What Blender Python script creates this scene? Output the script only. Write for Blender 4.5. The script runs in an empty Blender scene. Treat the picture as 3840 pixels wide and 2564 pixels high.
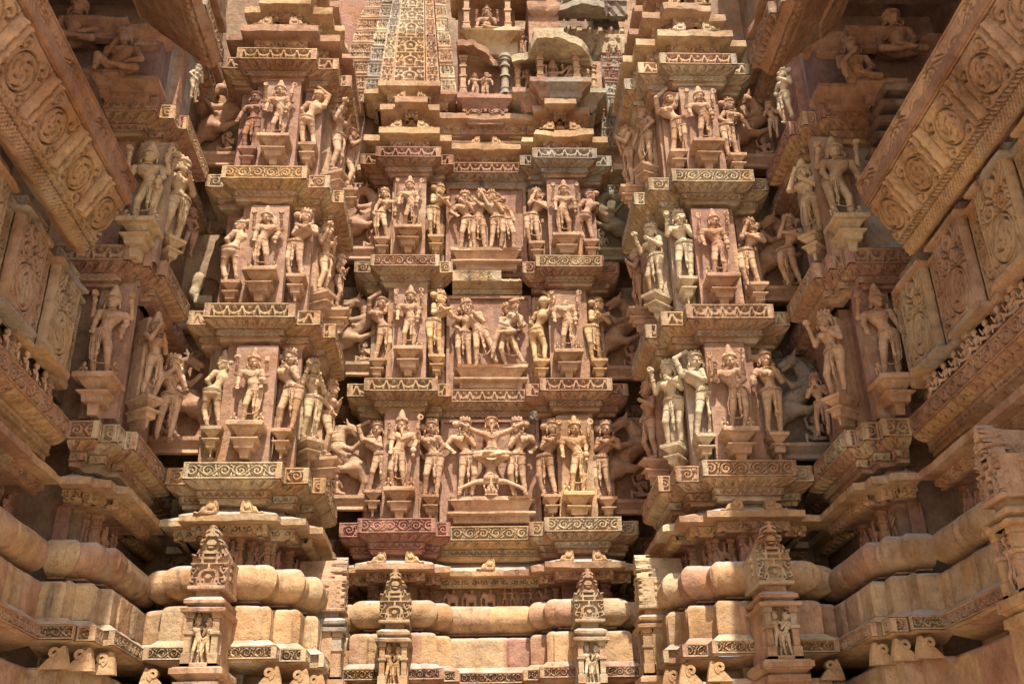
import bpy, math, random
import numpy as np
from mathutils import Matrix, Vector
R = math.radians
SC = bpy.context.scene
COL = SC.collection
# ------------------------------------------------------------------ camera, sky, sun, exposure
cam_d = bpy.data.cameras.new("camera"); cam = bpy.data.objects.new("camera", cam_d); COL.objects.link(cam)
cam_d.lens = 36.416; cam_d.sensor_width = 36.0; cam_d.clip_start = .05; cam_d.clip_end = 500
_y, _p, _r = R(2.70837), R(26.31014), R(-1.16499)
_w = Vector((math.sin(_y) * math.cos(_p), math.cos(_y) * math.cos(_p), math.sin(_p)))
_ri = Vector((math.cos(_y), -math.sin(_y), 0)); _up = _ri.cross(_w)
_r2 = _ri * math.cos(_r) + _up * math.sin(_r); _u2 = _up * math.cos(_r) - _ri * math.sin(_r)
cam.matrix_world = Matrix(((_r2.x, _u2.x, -_w.x, -.22), (_r2.y, _u2.y, -_w.y, 0), (_r2.z, _u2.z, -_w.z, 0), (0, 0, 0, 1)))
SC.camera = cam
SUN_EL, SUN_AZ = 60, 170          # elevation, compass azimuth (0 = +Y, clockwise); the sun stands behind the camera
wd = bpy.data.worlds.new("World"); SC.world = wd; wd.use_nodes = True
_nt = wd.node_tree; _bg = _nt.nodes["Background"]
_sky = _nt.nodes.new("ShaderNodeTexSky"); _sky.sky_type = 'NISHITA'; _sky.sun_disc = False
_sky.sun_elevation = R(SUN_EL); _sky.sun_rotation = R(SUN_AZ); _sky.dust_density = 3.0; _sky.air_density = 1.0
_nt.links.new(_sky.outputs[0], _bg.inputs[0]); _bg.inputs[1].default_value = .15
sl = bpy.data.lights.new("sun", 'SUN'); sl.energy = 4.7; sl.angle = R(.6); sl.color = (1, .955, .90)
sun = bpy.data.objects.new("sun", sl); COL.objects.link(sun)
_sd = Vector((math.sin(R(SUN_AZ)) * math.cos(R(SUN_EL)), math.cos(R(SUN_AZ)) * math.cos(R(SUN_EL)), math.sin(R(SUN_EL))))
sun.rotation_euler = _sd.to_track_quat('Z', 'Y').to_euler()
SC.view_settings.view_transform = 'Standard'; SC.view_settings.look = 'None'
SC.view_settings.gamma = 1; SC.view_settings.use_curve_mapping = False
SC.view_settings.exposure = .95
SC.render.engine = 'CYCLES'
SC.cycles.max_bounces = 8; SC.cycles.diffuse_bounces = 4; SC.cycles.use_denoising = True

# ------------------------------------------------------------------ noise
def _hash(ix, iy, iz, s):
    h = (ix * 374761393 + iy * 668265263 + iz * 2147483647 + s * 974634777) & 0xffffffff
    h = ((h ^ (h >> 13)) * 1274126177) & 0xffffffff
    return ((h ^ (h >> 16)) & 0xffff) / 65535.0
def noise(P, f, s=0):
    q = np.asarray(P, float) * f + 1000; i = np.floor(q).astype(np.int64); t = q - i; t = t * t * (3 - 2 * t)
    o = 0
    for dx in (0, 1):
        for dy in (0, 1):
            for dz in (0, 1):
                w = (t[..., 0] if dx else 1 - t[..., 0]) * (t[..., 1] if dy else 1 - t[..., 1]) * (t[..., 2] if dz else 1 - t[..., 2])
                o = o + w * _hash(i[..., 0] + dx, i[..., 1] + dy, i[..., 2] + dz, s)
    return o
def sst(a, b, x):
    t = np.clip((x - a) / (b - a), 0, 1); return t * t * (3 - 2 * t)

# ------------------------------------------------------------------ materials
def sandstone(name, use_tint, patina=1.0, pit=1.0):
    m = bpy.data.materials.new(name); m.use_nodes = True; nt = m.node_tree; N = nt.nodes; L = nt.links
    b = N["Principled BSDF"]; b.inputs["Roughness"].default_value = .88
    b.inputs["Specular IOR Level"].default_value = .25
    geo = N.new("ShaderNodeNewGeometry")
    def noi(scale, det, rough=.55, vec=None):
        n = N.new("ShaderNodeTexNoise"); n.inputs["Scale"].default_value = scale; n.inputs["Detail"].default_value = det
        n.inputs["Roughness"].default_value = rough; L.new(vec or geo.outputs["Position"], n.inputs["Vector"]); return n.outputs["Fac"]
    def ramp(fac, stops):
        r = N.new("ShaderNodeValToRGB"); e = r.color_ramp.elements
        while len(e) < len(stops): e.new(.5)
        for k, (p, c) in enumerate(stops): e[k].position = p; e[k].color = (*c, 1)
        L.new(fac, r.inputs[0]); return r.outputs[0]
    def mix(a, c, fac, mode='MIX'):
        x = N.new("ShaderNodeMix"); x.data_type = 'RGBA'; x.blend_type = mode
        for s, v in (("A", a), ("B", c)):
            k = [i for i in x.inputs if i.name == s and i.type == 'RGBA'][0]
            if isinstance(v, tuple): k.default_value = (*v, 1)
            else: L.new(v, k)
        f = x.inputs[0]
        if isinstance(fac, float): f.default_value = fac
        else: L.new(fac, f)
        return [o for o in x.outputs if o.type == 'RGBA'][0]
    def math_(op, a, c):
        x = N.new("ShaderNodeMath"); x.operation = op
        for k, v in enumerate((a, c)):
            if isinstance(v, (int, float)): x.inputs[k].default_value = v
            else: L.new(v, x.inputs[k])
        return x.outputs[0]
    if use_tint:
        at = N.new("ShaderNodeAttribute"); at.attribute_name = "tint"; base = at.outputs["Color"]
    else:
        oi = N.new("ShaderNodeObjectInfo"); base = oi.outputs["Color"]
    # iron veins and bleached clouds in the stone
    n1 = noi(1.7, 4); base = mix(base, ramp(n1, [(0.32, (.70, .60, .50)), (.5, (1, 1, 1)), (.70, (1.20, 1.22, 1.14))]), 1.0, 'MULTIPLY')
    n2 = noi(9, 5, .65); base = mix(base, ramp(n2, [(0.30, (.72, .68, .65)), (.5, (.98, .98, .98)), (.72, (1.18, 1.17, 1.14))]), 1.0, 'MULTIPLY')
    n3 = noi(34, 4, .7); base = mix(base, ramp(n3, [(0.30, (.82, .80, .78)), (.5, (1, 1, 1)), (.72, (1.10, 1.10, 1.08))]), 1.0, 'MULTIPLY')
    rust = ramp(noi(3.1, 3), [(.56, (0, 0, 0)), (.70, (1, 1, 1))]); base = mix(base, (.32, .14, .045), math_('MULTIPLY', rust, .5))
    # water streaks: noise stretched down the wall
    mp = N.new("ShaderNodeMapping"); mp.inputs["Scale"].default_value = (9, 9, .8); L.new(geo.outputs["Position"], mp.inputs[0])
    st = ramp(noi(1, 4, .6, mp.outputs[0]), [(.62, (0, 0, 0)), (.74, (1, 1, 1))])
    base = mix(base, (.055, .045, .040), math_('MULTIPLY', st, .75 * patina))
    st2 = ramp(noi(2.3, 5, .6), [(.58, (0, 0, 0)), (.68, (1, 1, 1))])
    base = mix(base, (.44, .35, .22), math_('MULTIPLY', st2, .35))
    # lichen and dust on the ledges
    sx = N.new("ShaderNodeSeparateXYZ"); L.new(geo.outputs["Normal"], sx.inputs[0])
    up = ramp(sx.outputs[2], [(.55, (0, 0, 0)), (.85, (1, 1, 1))])
    li = ramp(noi(5, 4), [(.36, (0, 0, 0)), (.6, (1, 1, 1))])
    base = mix(base, (.36, .34, .30), math_('MULTIPLY', math_('MULTIPLY', up, li), .8 * patina))
    bl = ramp(noi(6.5, 5, .7), [(.57, (0, 0, 0)), (.70, (1, 1, 1))])
    base = mix(base, (.06, .055, .05), math_('MULTIPLY', bl, .42 * patina))
    L.new(base, b.inputs["Base Color"])
    bp1 = N.new("ShaderNodeBump"); bp1.inputs["Strength"].default_value = .55; bp1.inputs["Distance"].default_value = .012
    L.new(noi(38, 6, .7), bp1.inputs["Height"])
    bp0 = N.new("ShaderNodeBump"); bp0.inputs["Strength"].default_value = .6; bp0.inputs["Distance"].default_value = .035
    L.new(noi(11, 5, .65), bp0.inputs["Height"]); L.new(bp0.outputs[0], bp1.inputs["Normal"])
    vo = N.new("ShaderNodeTexVoronoi"); vo.inputs["Scale"].default_value = 26; L.new(geo.outputs["Position"], vo.inputs["Vector"])
    pits = ramp(vo.outputs["Distance"], [(.08, (0, 0, 0)), (.26, (1, 1, 1))])
    bp2 = N.new("ShaderNodeBump"); bp2.inputs["Strength"].default_value = .35 * pit; bp2.inputs["Distance"].default_value = .010
    L.new(pits, bp2.inputs["Height"]); L.new(bp1.outputs[0], bp2.inputs["Normal"]); L.new(bp2.outputs[0], b.inputs["Normal"])
    return m
M_BLOCK = sandstone("sandstone_blocks", True)
M_STONE = sandstone("sandstone_carved", False, .7, .6)
M_DARK = sandstone("sandstone_soot", False, 1.6)

TINTS = [(.365, .218, .124), (.370, .250, .136), (.340, .190, .112), (.295, .152, .100), (.405, .305, .185), (.395, .242, .118), (.285, .228, .165), (.312, .170, .096), (.310, .145, .100)]
def tint_of(k, rnd=None):
    c = TINTS[k]; j = (rnd or random).uniform(.93, 1.08); return tuple(min(.8, v * j) for v in c)

# ------------------------------------------------------------------ mesh collecting
class MB:
    def __init__(s): s.v = []; s.f = []; s.n = 0; s.t = []; s.sm = []
    def add(s, V, F, tint=None):
        V = np.asarray(V, float).reshape(-1, 3); F = np.asarray(F, np.int64)
        if F.ndim == 1: F = F.reshape(-1, 4)
        s.v.append(V); s.f.append(F + s.n); s.n += len(V)
        t = np.asarray(tint if tint is not None else (.48, .29, .165), float)
        if t.ndim == 1: t = np.repeat(t[None, :], len(V), 0)
        s.t.append(t)
    def box(s, lo, hi, bev=0, tint=None):
        x0, y0, z0 = lo; x1, y1, z1 = hi; b = min(bev, (x1 - x0) / 2.1, (y1 - y0) / 2.1)
        pr = [(0, z0), (0, z1 - b), (-b, z1)] if b else [(0, z0), (0, z1)]
        V = []
        if b: pr = [(-b, z0), (0, z0 + b), (0, z1 - b), (-b, z1)]
        for o, z in pr:
            V += [(x0 - o, y0 - o, z), (x1 + o, y0 - o, z), (x1 + o, y1 + o, z), (x0 - o, y1 + o, z)]
        F = []
        for k in range(len(pr) - 1):
            for j in range(4):
                a = k * 4 + j; c = k * 4 + (j + 1) % 4; F.append((a, c, c + 4, a + 4))
        F.append((3, 2, 1, 0)); q = 4 * (len(pr) - 1); F.append((q, q + 1, q + 2, q + 3))
        s.add(V, F, tint)
    def build(s, name, mat=None, parent=None, angle=38, color=None, xf=None):
        me = bpy.data.meshes.new(name)
        V = np.concatenate(s.v); F = np.concatenate(s.f); T = np.concatenate(s.t)
        if xf is not None: V = V @ np.array(xf.to_3x3()).T + np.array(xf.translation)
        me.vertices.add(len(V)); me.vertices.foreach_set("co", V.astype(np.float32).ravel())
        me.loops.add(F.size); me.loops.foreach_set("vertex_index", F.astype(np.int32).ravel())
        me.polygons.add(len(F)); me.polygons.foreach_set("loop_start", np.arange(0, F.size, 4, dtype=np.int32))
        me.update(calc_edges=True)
        a = me.attributes.new("tint", 'FLOAT_COLOR', 'POINT')
        a.data.foreach_set("color", np.concatenate([T, np.ones((len(T), 1))], 1).astype(np.float32).ravel())
        me.polygons.foreach_set("use_smooth", np.ones(len(F), bool))
        if angle < 180: me.set_sharp_from_angle(angle=R(angle))
        me.materials.append(mat or M_BLOCK)
        o = bpy.data.objects.new(name, me); COL.objects.link(o)
        if color: o.color = (*color, 1)
        if parent: o.parent = parent
        return o
def empty(name, loc=(0, 0, 0), rz=0):
    o = bpy.data.objects.new(name, None); COL.objects.link(o); o.location = loc; o.rotation_euler = (0, 0, rz); o.empty_display_size = .1; return o
def tag(o, label=None, cat=None, group=None, kind=None):
    if label: o["label"] = label
    if cat: o["category"] = cat
    if group: o["group"] = group
    if kind: o["kind"] = kind
    return o

# ------------------------------------------------------------------ sweeping a moulding along a stepped plan
def miters(path):
    P = np.array(path, float); d = P[1:] - P[:-1]; L = np.hypot(d[:, 0], d[:, 1]); d /= L[:, None]
    n = np.stack([d[:, 1], -d[:, 0]], 1); M = []
    for i in range(len(P)):
        if i == 0: M.append(n[0])
        elif i == len(P) - 1: M.append(n[-1])
        else:
            a, b = n[i - 1], n[i]; M.append((a + b) / (1 + a @ b))
    return P, np.array(M), L, n
def mirror(path): return [(-x, y) for x, y in reversed(path)]
def sweep(mb, path, prof, res=.035, seed=0, rough=.004, chip=.03, block=.55, tints=(0, 1, 2, 5, 7), pres=.05, seg=None, joint=.006):
    """prof: (offset, z[, edge]) from bottom to top; offset positive = away from the wall"""
    P, M, L, _ = miters(path); rs = random.Random(seed)
    pr = []
    for k, p in enumerate(prof):
        e = p[2] if len(p) > 2 else 0
        if k:
            a = prof[k - 1]; ln = math.hypot(p[0] - a[0], p[1] - a[1]); m = max(1, int(ln / pres))
            for j in range(1, m): pr.append((a[0] + (p[0] - a[0]) * j / m, a[1] + (p[1] - a[1]) * j / m, 0))
        pr.append((p[0], p[1], e))
    pr = np.array(pr)
    cols = []; acc = 0; nextj = rs.uniform(.4, 1) * block; tcur = tint_of(rs.choice(tints), rs); tl = []; jl = []
    i0, i1 = seg or (0, len(L))
    for i in range(i0, i1):
        n = max(1, int(round(L[i] / res)))
        for k in range(n + (1 if i == i1 - 1 else 0)):
            t = k / n; cols.append((P[i] * (1 - t) + P[i + 1] * t, M[i] * (1 - t) + M[i + 1] * t))
            s_ = acc + L[i] * t; j = 0
            if s_ > nextj and 0 < t < 1: nextj = s_ + rs.uniform(.7, 1.3) * block; tcur = tint_of(rs.choice(tints), rs); j = 1
            tl.append(tcur); jl.append(j)
        acc += L[i]
    Pc = np.array([c[0] for c in cols]); Mc = np.array([c[1] for c in cols]); J = np.array(jl)
    # widen: extra columns for the joints are skipped; joint columns are pulled in to read as a groove
    off = pr[None, :, 0] - J[:, None] * joint
    X = Pc[:, None, 0] + Mc[:, None, 0] * off; Y = Pc[:, None, 1] + Mc[:, None, 1] * off
    Z = np.repeat(pr[None, :, 1], len(cols), 0)
    V = np.stack([X, Y, Z], 2)
    nz = (noise(V, 5, seed) - .5) * rough * 1.6 + (noise(V, 17, seed + 1) - .5) * rough
    ch = np.maximum(0, noise(V, 3.3, seed + 2) - .6) * chip * 4 + np.maximum(0, noise(V, 11, seed + 5) - .62) * chip
    d = nz - ch * pr[None, :, 2]
    V[..., 0] += Mc[:, None, 0] * d; V[..., 1] += Mc[:, None, 1] * d
    V[..., 2] += (noise(V, 6, seed + 3) - .5) * rough * 1.2 - np.sign(pr[None, :, 2]) * ch * .35 * np.sign(np.gradient(pr[:, 1]))[None, :]
    nc, npr = V.shape[:2]; idx = np.arange(nc * npr).reshape(nc, npr)
    F = np.stack([idx[:-1, :-1], idx[1:, :-1], idx[1:, 1:], idx[:-1, 1:]], -1).reshape(-1, 4)
    T = np.repeat(np.array(tl)[:, None, :], npr, 1).reshape(-1, 3)
    mb.add(V.reshape(-1, 3), F, T)
def relief(mb, path, o0, z0, o1, z1, fn, depth, res=.012, seed=0, tints=(0, 1, 2, 5, 7), block=.6, minlen=.05, curve=0, skip=None, rough=.003, seg=None):
    """carved strips between (offset o0, z0) and (o1, z1) on every straight run of the plan; fn(u, v, W, H) -> 0..1 carved depth"""
    P, M, L, Nn = miters(path); rs = random.Random(seed)
    for i in range(len(L)):
        if skip and i in skip: continue
        if seg and not seg[0] <= i < seg[1]: continue
        a0 = P[i] + M[i] * o0; b0 = P[i + 1] + M[i + 1] * o0; a1 = P[i] + M[i] * o1; b1 = P[i + 1] + M[i + 1] * o1
        W = np.linalg.norm(b1 - a1) if o1 > o0 else np.linalg.norm(b0 - a0)
        H = math.hypot(o1 - o0, z1 - z0)
        if W < minlen: continue
        nu = max(2, int(W / res)); nv = max(4, int(H / res)); u = np.linspace(0, 1, nu + 1); v = np.linspace(0, 1, nv + 1)
        U, Vv = np.meshgrid(u, v, indexing='ij')
        lo = a0[None, None] * (1 - U[..., None]) + b0[None, None] * U[..., None]
        hi = a1[None, None] * (1 - U[..., None]) + b1[None, None] * U[..., None]
        XY = lo * (1 - Vv[..., None]) + hi * Vv[..., None]; Z = z0 + (z1 - z0) * Vv
        # profile normal in (offset, z)
        nx, nzv = (z1 - z0) / H, -(o1 - o0) / H
        g = fn(U * W, Vv * H, W, H); bul = curve * np.sin(np.pi * Vv)
        pos = np.concatenate([XY, Z[..., None]], 2)
        er = np.maximum(0, noise(pos, 4.0, seed + 9) - .60) * 2.5
        d = -depth * g * (1 - np.clip(er, 0, .75)) + bul + (noise(pos, 14, seed) - .5) * rough * 2 - er * .006
        nrm = Nn[i]
        pos[..., 0] += nrm[0] * nx * d; pos[..., 1] += nrm[1] * nx * d; pos[..., 2] += nzv * d
        # skirt
        G = np.pad(pos, ((1, 1), (1, 1), (0, 0)), mode='edge')
        k = np.zeros(G.shape[:2], bool); k[0, :] = k[-1, :] = True; k[:, 0] = k[:, -1] = True
        G[k] -= np.array([nrm[0] * nx, nrm[1] * nx, nzv]) * (depth * 1.1 + .004)
        n0, n1 = G.shape[:2]; idx = np.arange(n0 * n1).reshape(n0, n1)
        F = np.stack([idx[:-1, :-1], idx[1:, :-1], idx[1:, 1:], idx[:-1, 1:]], -1).reshape(-1, 4)
        nb = max(1, int(round(W / block))); tt = [tint_of(rs.choice(tints), rs) for _ in range(nb)]
        bi = np.clip((np.pad(U, ((1, 1), (1, 1)), mode='edge') * nb).astype(int), 0, nb - 1)
        mb.add(G.reshape(-1, 3), F, np.array(tt)[bi].reshape(-1, 3))
def patch(mb, org, eu, ev, en, W, H, fn, depth, res=.012, seed=0, tint=None, rough=.003, curve=None, skirt=.03):
    """free carved panel: org + eu*u + ev*v, outward normal en; fn may return negative values for raised parts"""
    nu = max(2, int(W / res)); nv = max(2, int(H / res)); U, Vv = np.meshgrid(np.linspace(0, W, nu + 1), np.linspace(0, H, nv + 1), indexing='ij')
    org, eu, ev, en = (np.array(q, float) for q in (org, eu, ev, en))
    pos = org + eu * U[..., None] + ev * Vv[..., None]
    d = -depth * fn(U, Vv, W, H) + (noise(pos, 14, seed) - .5) * rough * 2 - np.maximum(0, noise(pos, 4, seed + 9) - .6) * .02
    pos = pos + en * d[..., None]
    G = np.pad(pos, ((1, 1), (1, 1), (0, 0)), mode='edge'); k = np.zeros(G.shape[:2], bool); k[0, :] = k[-1, :] = True; k[:, 0] = k[:, -1] = True
    G[k] -= en * skirt
    n0, n1 = G.shape[:2]; idx = np.arange(n0 * n1).reshape(n0, n1)
    F = np.stack([idx[:-1, :-1], idx[1:, :-1], idx[1:, 1:], idx[:-1, 1:]], -1).reshape(-1, 4)
    if callable(tint): tint = tint(np.pad(U, ((1, 1), (1, 1)), mode='edge'), np.pad(Vv, ((1, 1), (1, 1)), mode='edge')).reshape(-1, 3)
    mb.add(G.reshape(-1, 3), F, tint)

# ------------------------------------------------------------------ carved patterns, 1 = cut deepest
def spiral(x, y, Rr, turns, sgn=1, ph=0.):
    r = np.hypot(x, y); th = np.arctan2(y, x) / (2 * np.pi); f = (r / Rr * turns - sgn * th + ph) % 1
    return np.where(r < Rr, sst(.50, .60, np.abs(f - .5) * 2), 0), r
def p_scroll(u, v, W, H):
    n = max(1, int(round(W / (H * .95)))); lam = W / n; i = np.floor(u / lam); x = u - (i + .5) * lam; s = 1 - 2 * (i % 2)
    y = (v - H / 2); g, r = spiral(x * .92, y, H * .33, 1.7, s, .25 * s)
    th = np.arctan2(y, x); leaf = sst(.3, .8, np.sin(th * 5 * s + r / H * 14)) * (r > H * .33)
    stem = np.abs(y - s * H * .30 * np.cos(np.pi * x / lam)) < H * .045
    g = np.maximum(g, leaf * .85); g = np.where(np.abs(r - H * .36) < H * .035, 1, g); g = np.where(stem, 0, g)
    e = np.minimum(np.minimum(u, W - u), np.minimum(v, H - v)); fr = sst(.022, 0.0, np.abs(e - H * .115) / H - .004)
    return np.where(e < H * .15, fr, g)
def p_garland(u, v, W, H):
    n = max(1, int(round(W / (H * .98)))); lam = W / n; x = ((u / lam) % 1 - .5); y = v / H; ax = np.abs(x)
    ra = (np.abs(ax - .30 * (.80 - y) - .03) < .065) & (y < .74) & (y > .12)
    ra |= np.hypot(x, (y - .76)) < .12
    sw = (np.abs(y - (.30 + 1.4 * (.5 - ax) ** 2)) < .10) & (ax > .2)
    ra |= sw; ra |= (np.hypot((.5 - ax) * 1.1, y - .72) < .15) & (np.sin(np.arctan2(y - .72, .5 - ax) * 6) > -.5)
    g = np.where(ra, .12 * np.sin(x * 40) ** 2, 1.0)
    e = np.minimum(np.minimum(u, W - u), np.minimum(v, H - v)) / H; return np.where(e < .10, 0, g)
def p_petal(u, v, W, H):
    n = max(1, int(round(W / .105))); lam = W / n; x = ((u / lam) % 1 - .5) * 2; y = v / H
    rr = np.hypot(x / .85, (y - 1.05) / .95); g = sst(.24, .10, np.abs(rr - .82)) * (x > -.45) * (y < .95)
    return np.maximum(g, .5 * sst(.2, .08, np.abs(rr - .36)) * (x > 0))
def p_tri(u, v, W, H):
    n = max(1, int(round(W / (H * 1.15)))); lam = W / n; t = np.abs(((u / lam) % 1) * 2 - 1); y = v / H; z = y * 1.1 - .05 - (1 - t) * .9
    g = np.maximum(sst(.30, .16, np.abs(z)), .35 * (z > 0)); g = np.maximum(g, (np.hypot(t * .55, (y - .30)) < .10) * .8)
    return np.where((y < .10) | (y > .90), 0, g)
def p_floral(u, v, W, H):
    n = max(1, int(round(W / (H * .95)))); x = (u / (W / n)) % 1 - .5; y = v / H - .5
    a = (np.abs(np.abs(x) - np.abs(y) * .9) > .10) & (np.hypot(x, y) < .38) & (np.abs(y) > .07); b = np.hypot(np.abs(x) - .5, y) < .10
    e = np.abs(y) > .36
    return np.where(e, 0, np.where(a | b, 1.0, 0))
def p_curls(u, v, W, H):
    n = max(1, int(round(W / (H * 2.5)))); x = np.abs(((u / (W / n)) % 1 - .5) * 2.5); y = v / H
    r = np.hypot(x - .52, y - .56); ra = (r < .42) | (y > .74) | ((x < .16) & (y > .25)) | (np.hypot(x - 1.25, y - .62) < .2)
    hole = (np.abs(r - .22) < .055) & (np.arctan2(y - .56, x - .52) < 1.9); return np.where(ra, np.where(hole, .8, 0), 1.6) * 1.
def p_jala(u, v, W, H, lam=.20):
    lam *= .8
    n = max(1, int(round(W / lam))); l = W / n; m = max(1, int(round(H / l))); lv = H / m
    i = np.floor(v / lv); x = ((u / l + .5 * (i % 2)) % 1 - .5); y = (v / lv) % 1
    r = np.hypot(x, (y - .38)); ring = (np.abs(r - .30) < .065) & (y > .2)
    ring |= (np.abs(np.abs(x) - .36 + .0) < .05) & (y < .34); ring |= (np.abs(y - .05) < .07)
    ring |= (np.abs(x) < .05) & (y > .66); c, r2 = spiral(np.abs(x) - .5, y - .80, .24, 1.1); ring |= (r2 < .24) & (c < .4); ring |= (r < .13)
    g = np.where(ring, 0., 1.); e = np.minimum(u, W - u); return np.where(e < .02, 0, g)
def p_tower(u, v, W, H):
    """tiers of horseshoe arches, the ladder of windows that climbs a spire"""
    s = .29; i = np.floor(v / s); y = (v % s) / s; x = (u - W / 2) / s
    r = np.hypot(x * .9, y - .45); ra = (np.abs(r - .26) < .055) & (y > .30); ra |= (np.abs(x) < .34) & (np.abs(y - .15) < .06)
    ra |= (np.abs(np.abs(x) - .22) < .045) & (y < .35); ra |= (r < .10); ra |= (np.abs(y - .96) < .05); ra |= (np.abs(x) < .05) & (y > .7)
    for cx, cy, sg in ((.48, .3, 1), (.50, .72, -1), (.82, .5, 1), (.83, .08, -1)):
        c, rr = spiral(np.abs(x) - cx, y - cy, .17, 1.1, sg); ra |= (rr < .17) & (c < .35)
    ra |= (np.abs(np.abs(x) - .66) < .035); ra |= (np.abs((np.abs(x) + y * .5) % .5 - .25) < .035) & (np.abs(x) > .35)
    return np.where(ra, 0., 1.)
def p_plain(u, v, W, H): return u * 0
# ================================================================== ground
gm = bpy.data.materials.new("paving"); gm.use_nodes = True
_n = gm.node_tree.nodes; _l = gm.node_tree.links; _t = _n.new("ShaderNodeTexNoise"); _t.inputs["Scale"].default_value = 3; _t.inputs["Detail"].default_value = 6
_rp = _n.new("ShaderNodeValToRGB"); _rp.color_ramp.elements[0].color = (.40, .30, .21, 1); _rp.color_ramp.elements[1].color = (.58, .46, .33, 1)
_l.new(_t.outputs[0], _rp.inputs[0]); _l.new(_rp.outputs[0], _n["Principled BSDF"].inputs["Base Color"]); _n["Principled BSDF"].inputs["Roughness"].default_value = .9
g = MB(); g.add([(-200, -200, -1.7), (200, -200, -1.7), (200, 200, -1.7), (-200, 200, -1.7)], [(0, 1, 2, 3)]); tag(g.build("ground", gm), kind="structure")

# ================================================================== plans of the stepped walls (outer line of the cornices)
MID = [(-1.62, 10.75), (-1.50, 10.75), (-1.50, 10.15), (-1.307, 10.15), (-1.307, 10.0), (-.543, 10.0), (-.543, 10.15), (-.40, 10.15), (-.40, 10.3)]
MID = MID + mirror(MID)
PIER_L = [(-2.95, 9.35), (-2.785, 9.35), (-2.785, 8.5), (-2.60, 8.5), (-2.60, 8.35), (-1.79, 8.35), (-1.79, 8.5), (-1.585, 8.5), (-1.585, 8.76), (-1.475, 8.76), (-1.475, 9.70), (-1.60, 9.70), (-1.60, 9.88), (-1.74, 9.88), (-1.74, 10.75), (-1.62, 10.75)]
PIER_R = mirror(PIER_L)
END_LOW = [(-3.23, 7.41), (-3.01, 7.41), (-3.01, 7.49), (-2.885, 7.49), (-2.885, 7.65), (-2.80, 7.65), (-2.80, 8.75), (-2.95, 8.75), (-2.95, 9.35)]
END_UP = [(-3.75, 7.35)] + [(-2.96, 7.35), (-2.96, 7.45)] + [(-2.83, 7.45), (-2.83, 7.60), (-2.75, 7.60), (-2.75, 8.40), (-2.95, 8.40), (-2.95, 9.35)]
SIDE = [(-3.23, 2.6), (-3.23, 7.41)]
HT = [3.01, 4.53, 6.045, 7.53]

def cornice(par, path, zt, kind, seed, tints, dz=0, skip=None, name="cornice", back=-.5, block=.55, seg=None):
    c = MB()
    sweep(c, path, [(-.20, zt - .335), (-.13, zt - .325, 1), (-.13, zt - .295), (-.105, zt - .29), (-.140, zt - .275), (-.140, zt - .225), (-.105, zt - .215), (-.075, zt - .19), (-.045, zt - .165), (0, zt - .160), (-.046, zt - .148), (-.046, zt - .012), (0, zt, 1), (-.05, zt + .004), (back, zt + .006)], seed=seed, tints=tints, block=block, seg=seg)
    co = c.build(name, parent=par)
    f = MB(); relief(f, path, .003, zt - .150, .003, zt - .006, p_scroll if kind == 'scroll' else p_garland, .036 if kind == 'scroll' else .050, res=.0055, seed=seed + 11, tints=tints, skip=skip, block=block, seg=seg)
    fo = f.build("carved_frieze", parent=co, angle=180)
    p = MB(); relief(p, path, -.100, zt - .213, -.006, zt - .163, p_petal, .034, res=.0052, seed=seed + 21, tints=tints, skip=skip, curve=.010, block=block, seg=seg)
    relief(p, path, -.100, zt - .283, -.100, zt - .224, p_tri if kind == 'scroll' else p_floral, .030, res=.0045, seed=seed + 31, tints=tints, skip=skip, block=block, seg=seg)
    p.build("petal_moulding", parent=co, angle=180)
    return co
def wall_run(par, path, z0, z1, off, seed, tints, name="wall_face", **k):
    m = MB(); sweep(m, path, [(off, z0), (off, (z0 + z1) / 2), (off, z1)], seed=seed, tints=tints, pres=.10, chip=0, **k); return m.build(name, parent=par)
def curl_pair(par, x, y, z, w, rz=0, tint=None, single=0):
    """leaf-shaped gables sitting on the edge of an eave"""
    for s in ((-1, 1) if not single else (single,)):
        n = 26; t = np.linspace(0, 1, n); top = .012 + .105 * np.where(t < .82, np.sin(t / .82 * np.pi / 2) ** 2.2, 1 - ((t - .82) / .18) ** 2 * .35) + .010 * np.sin(t * 22)
        xs = s * (w * (.93 - .62 * t)) if not single else s * (w * (.25 - .62 * t) + .06)
        m = MB(); nv = 8; V = []; Fq = []
        for side, yy in ((0, -.028), (1, .028)):
            for i in range(n):
                for j in range(nv):
                    vv = j / (nv - 1); bulge = .012 * math.sin(math.pi * vv) * (1 if side == 0 else -1)
                    cx, cz = t[i] - .72, vv - .55; gr = .012 if (abs(math.hypot(cx * 1.6, cz) - .30) < .10 and side == 0) else 0
                    V.append((xs[i], yy - bulge + gr, vv * top[i]))
        for side in (0, 1):
            b = side * n * nv
            for i in range(n - 1):
                for j in range(nv - 1):
                    q = (b + i * nv + j, b + (i + 1) * nv + j, b + (i + 1) * nv + j + 1, b + i * nv + j + 1); Fq.append(q if side == 0 else q[::-1])
        for i in range(n - 1):
            a = i * nv + nv - 1; Fq.append((a, a + nv, a + nv + n * nv, a + n * nv))
        for i in (0, n - 1):
            for j in range(nv - 1):
                a = i * nv + j; Fq.append((a, a + 1, a + 1 + n * nv, a + n * nv))
        m.add(V, Fq, tint or tint_of(5)); o = m.build("curled_gable", parent=par, angle=30); o.location = (x, y, z); o.rotation_euler = (0, 0, rz)

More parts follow.
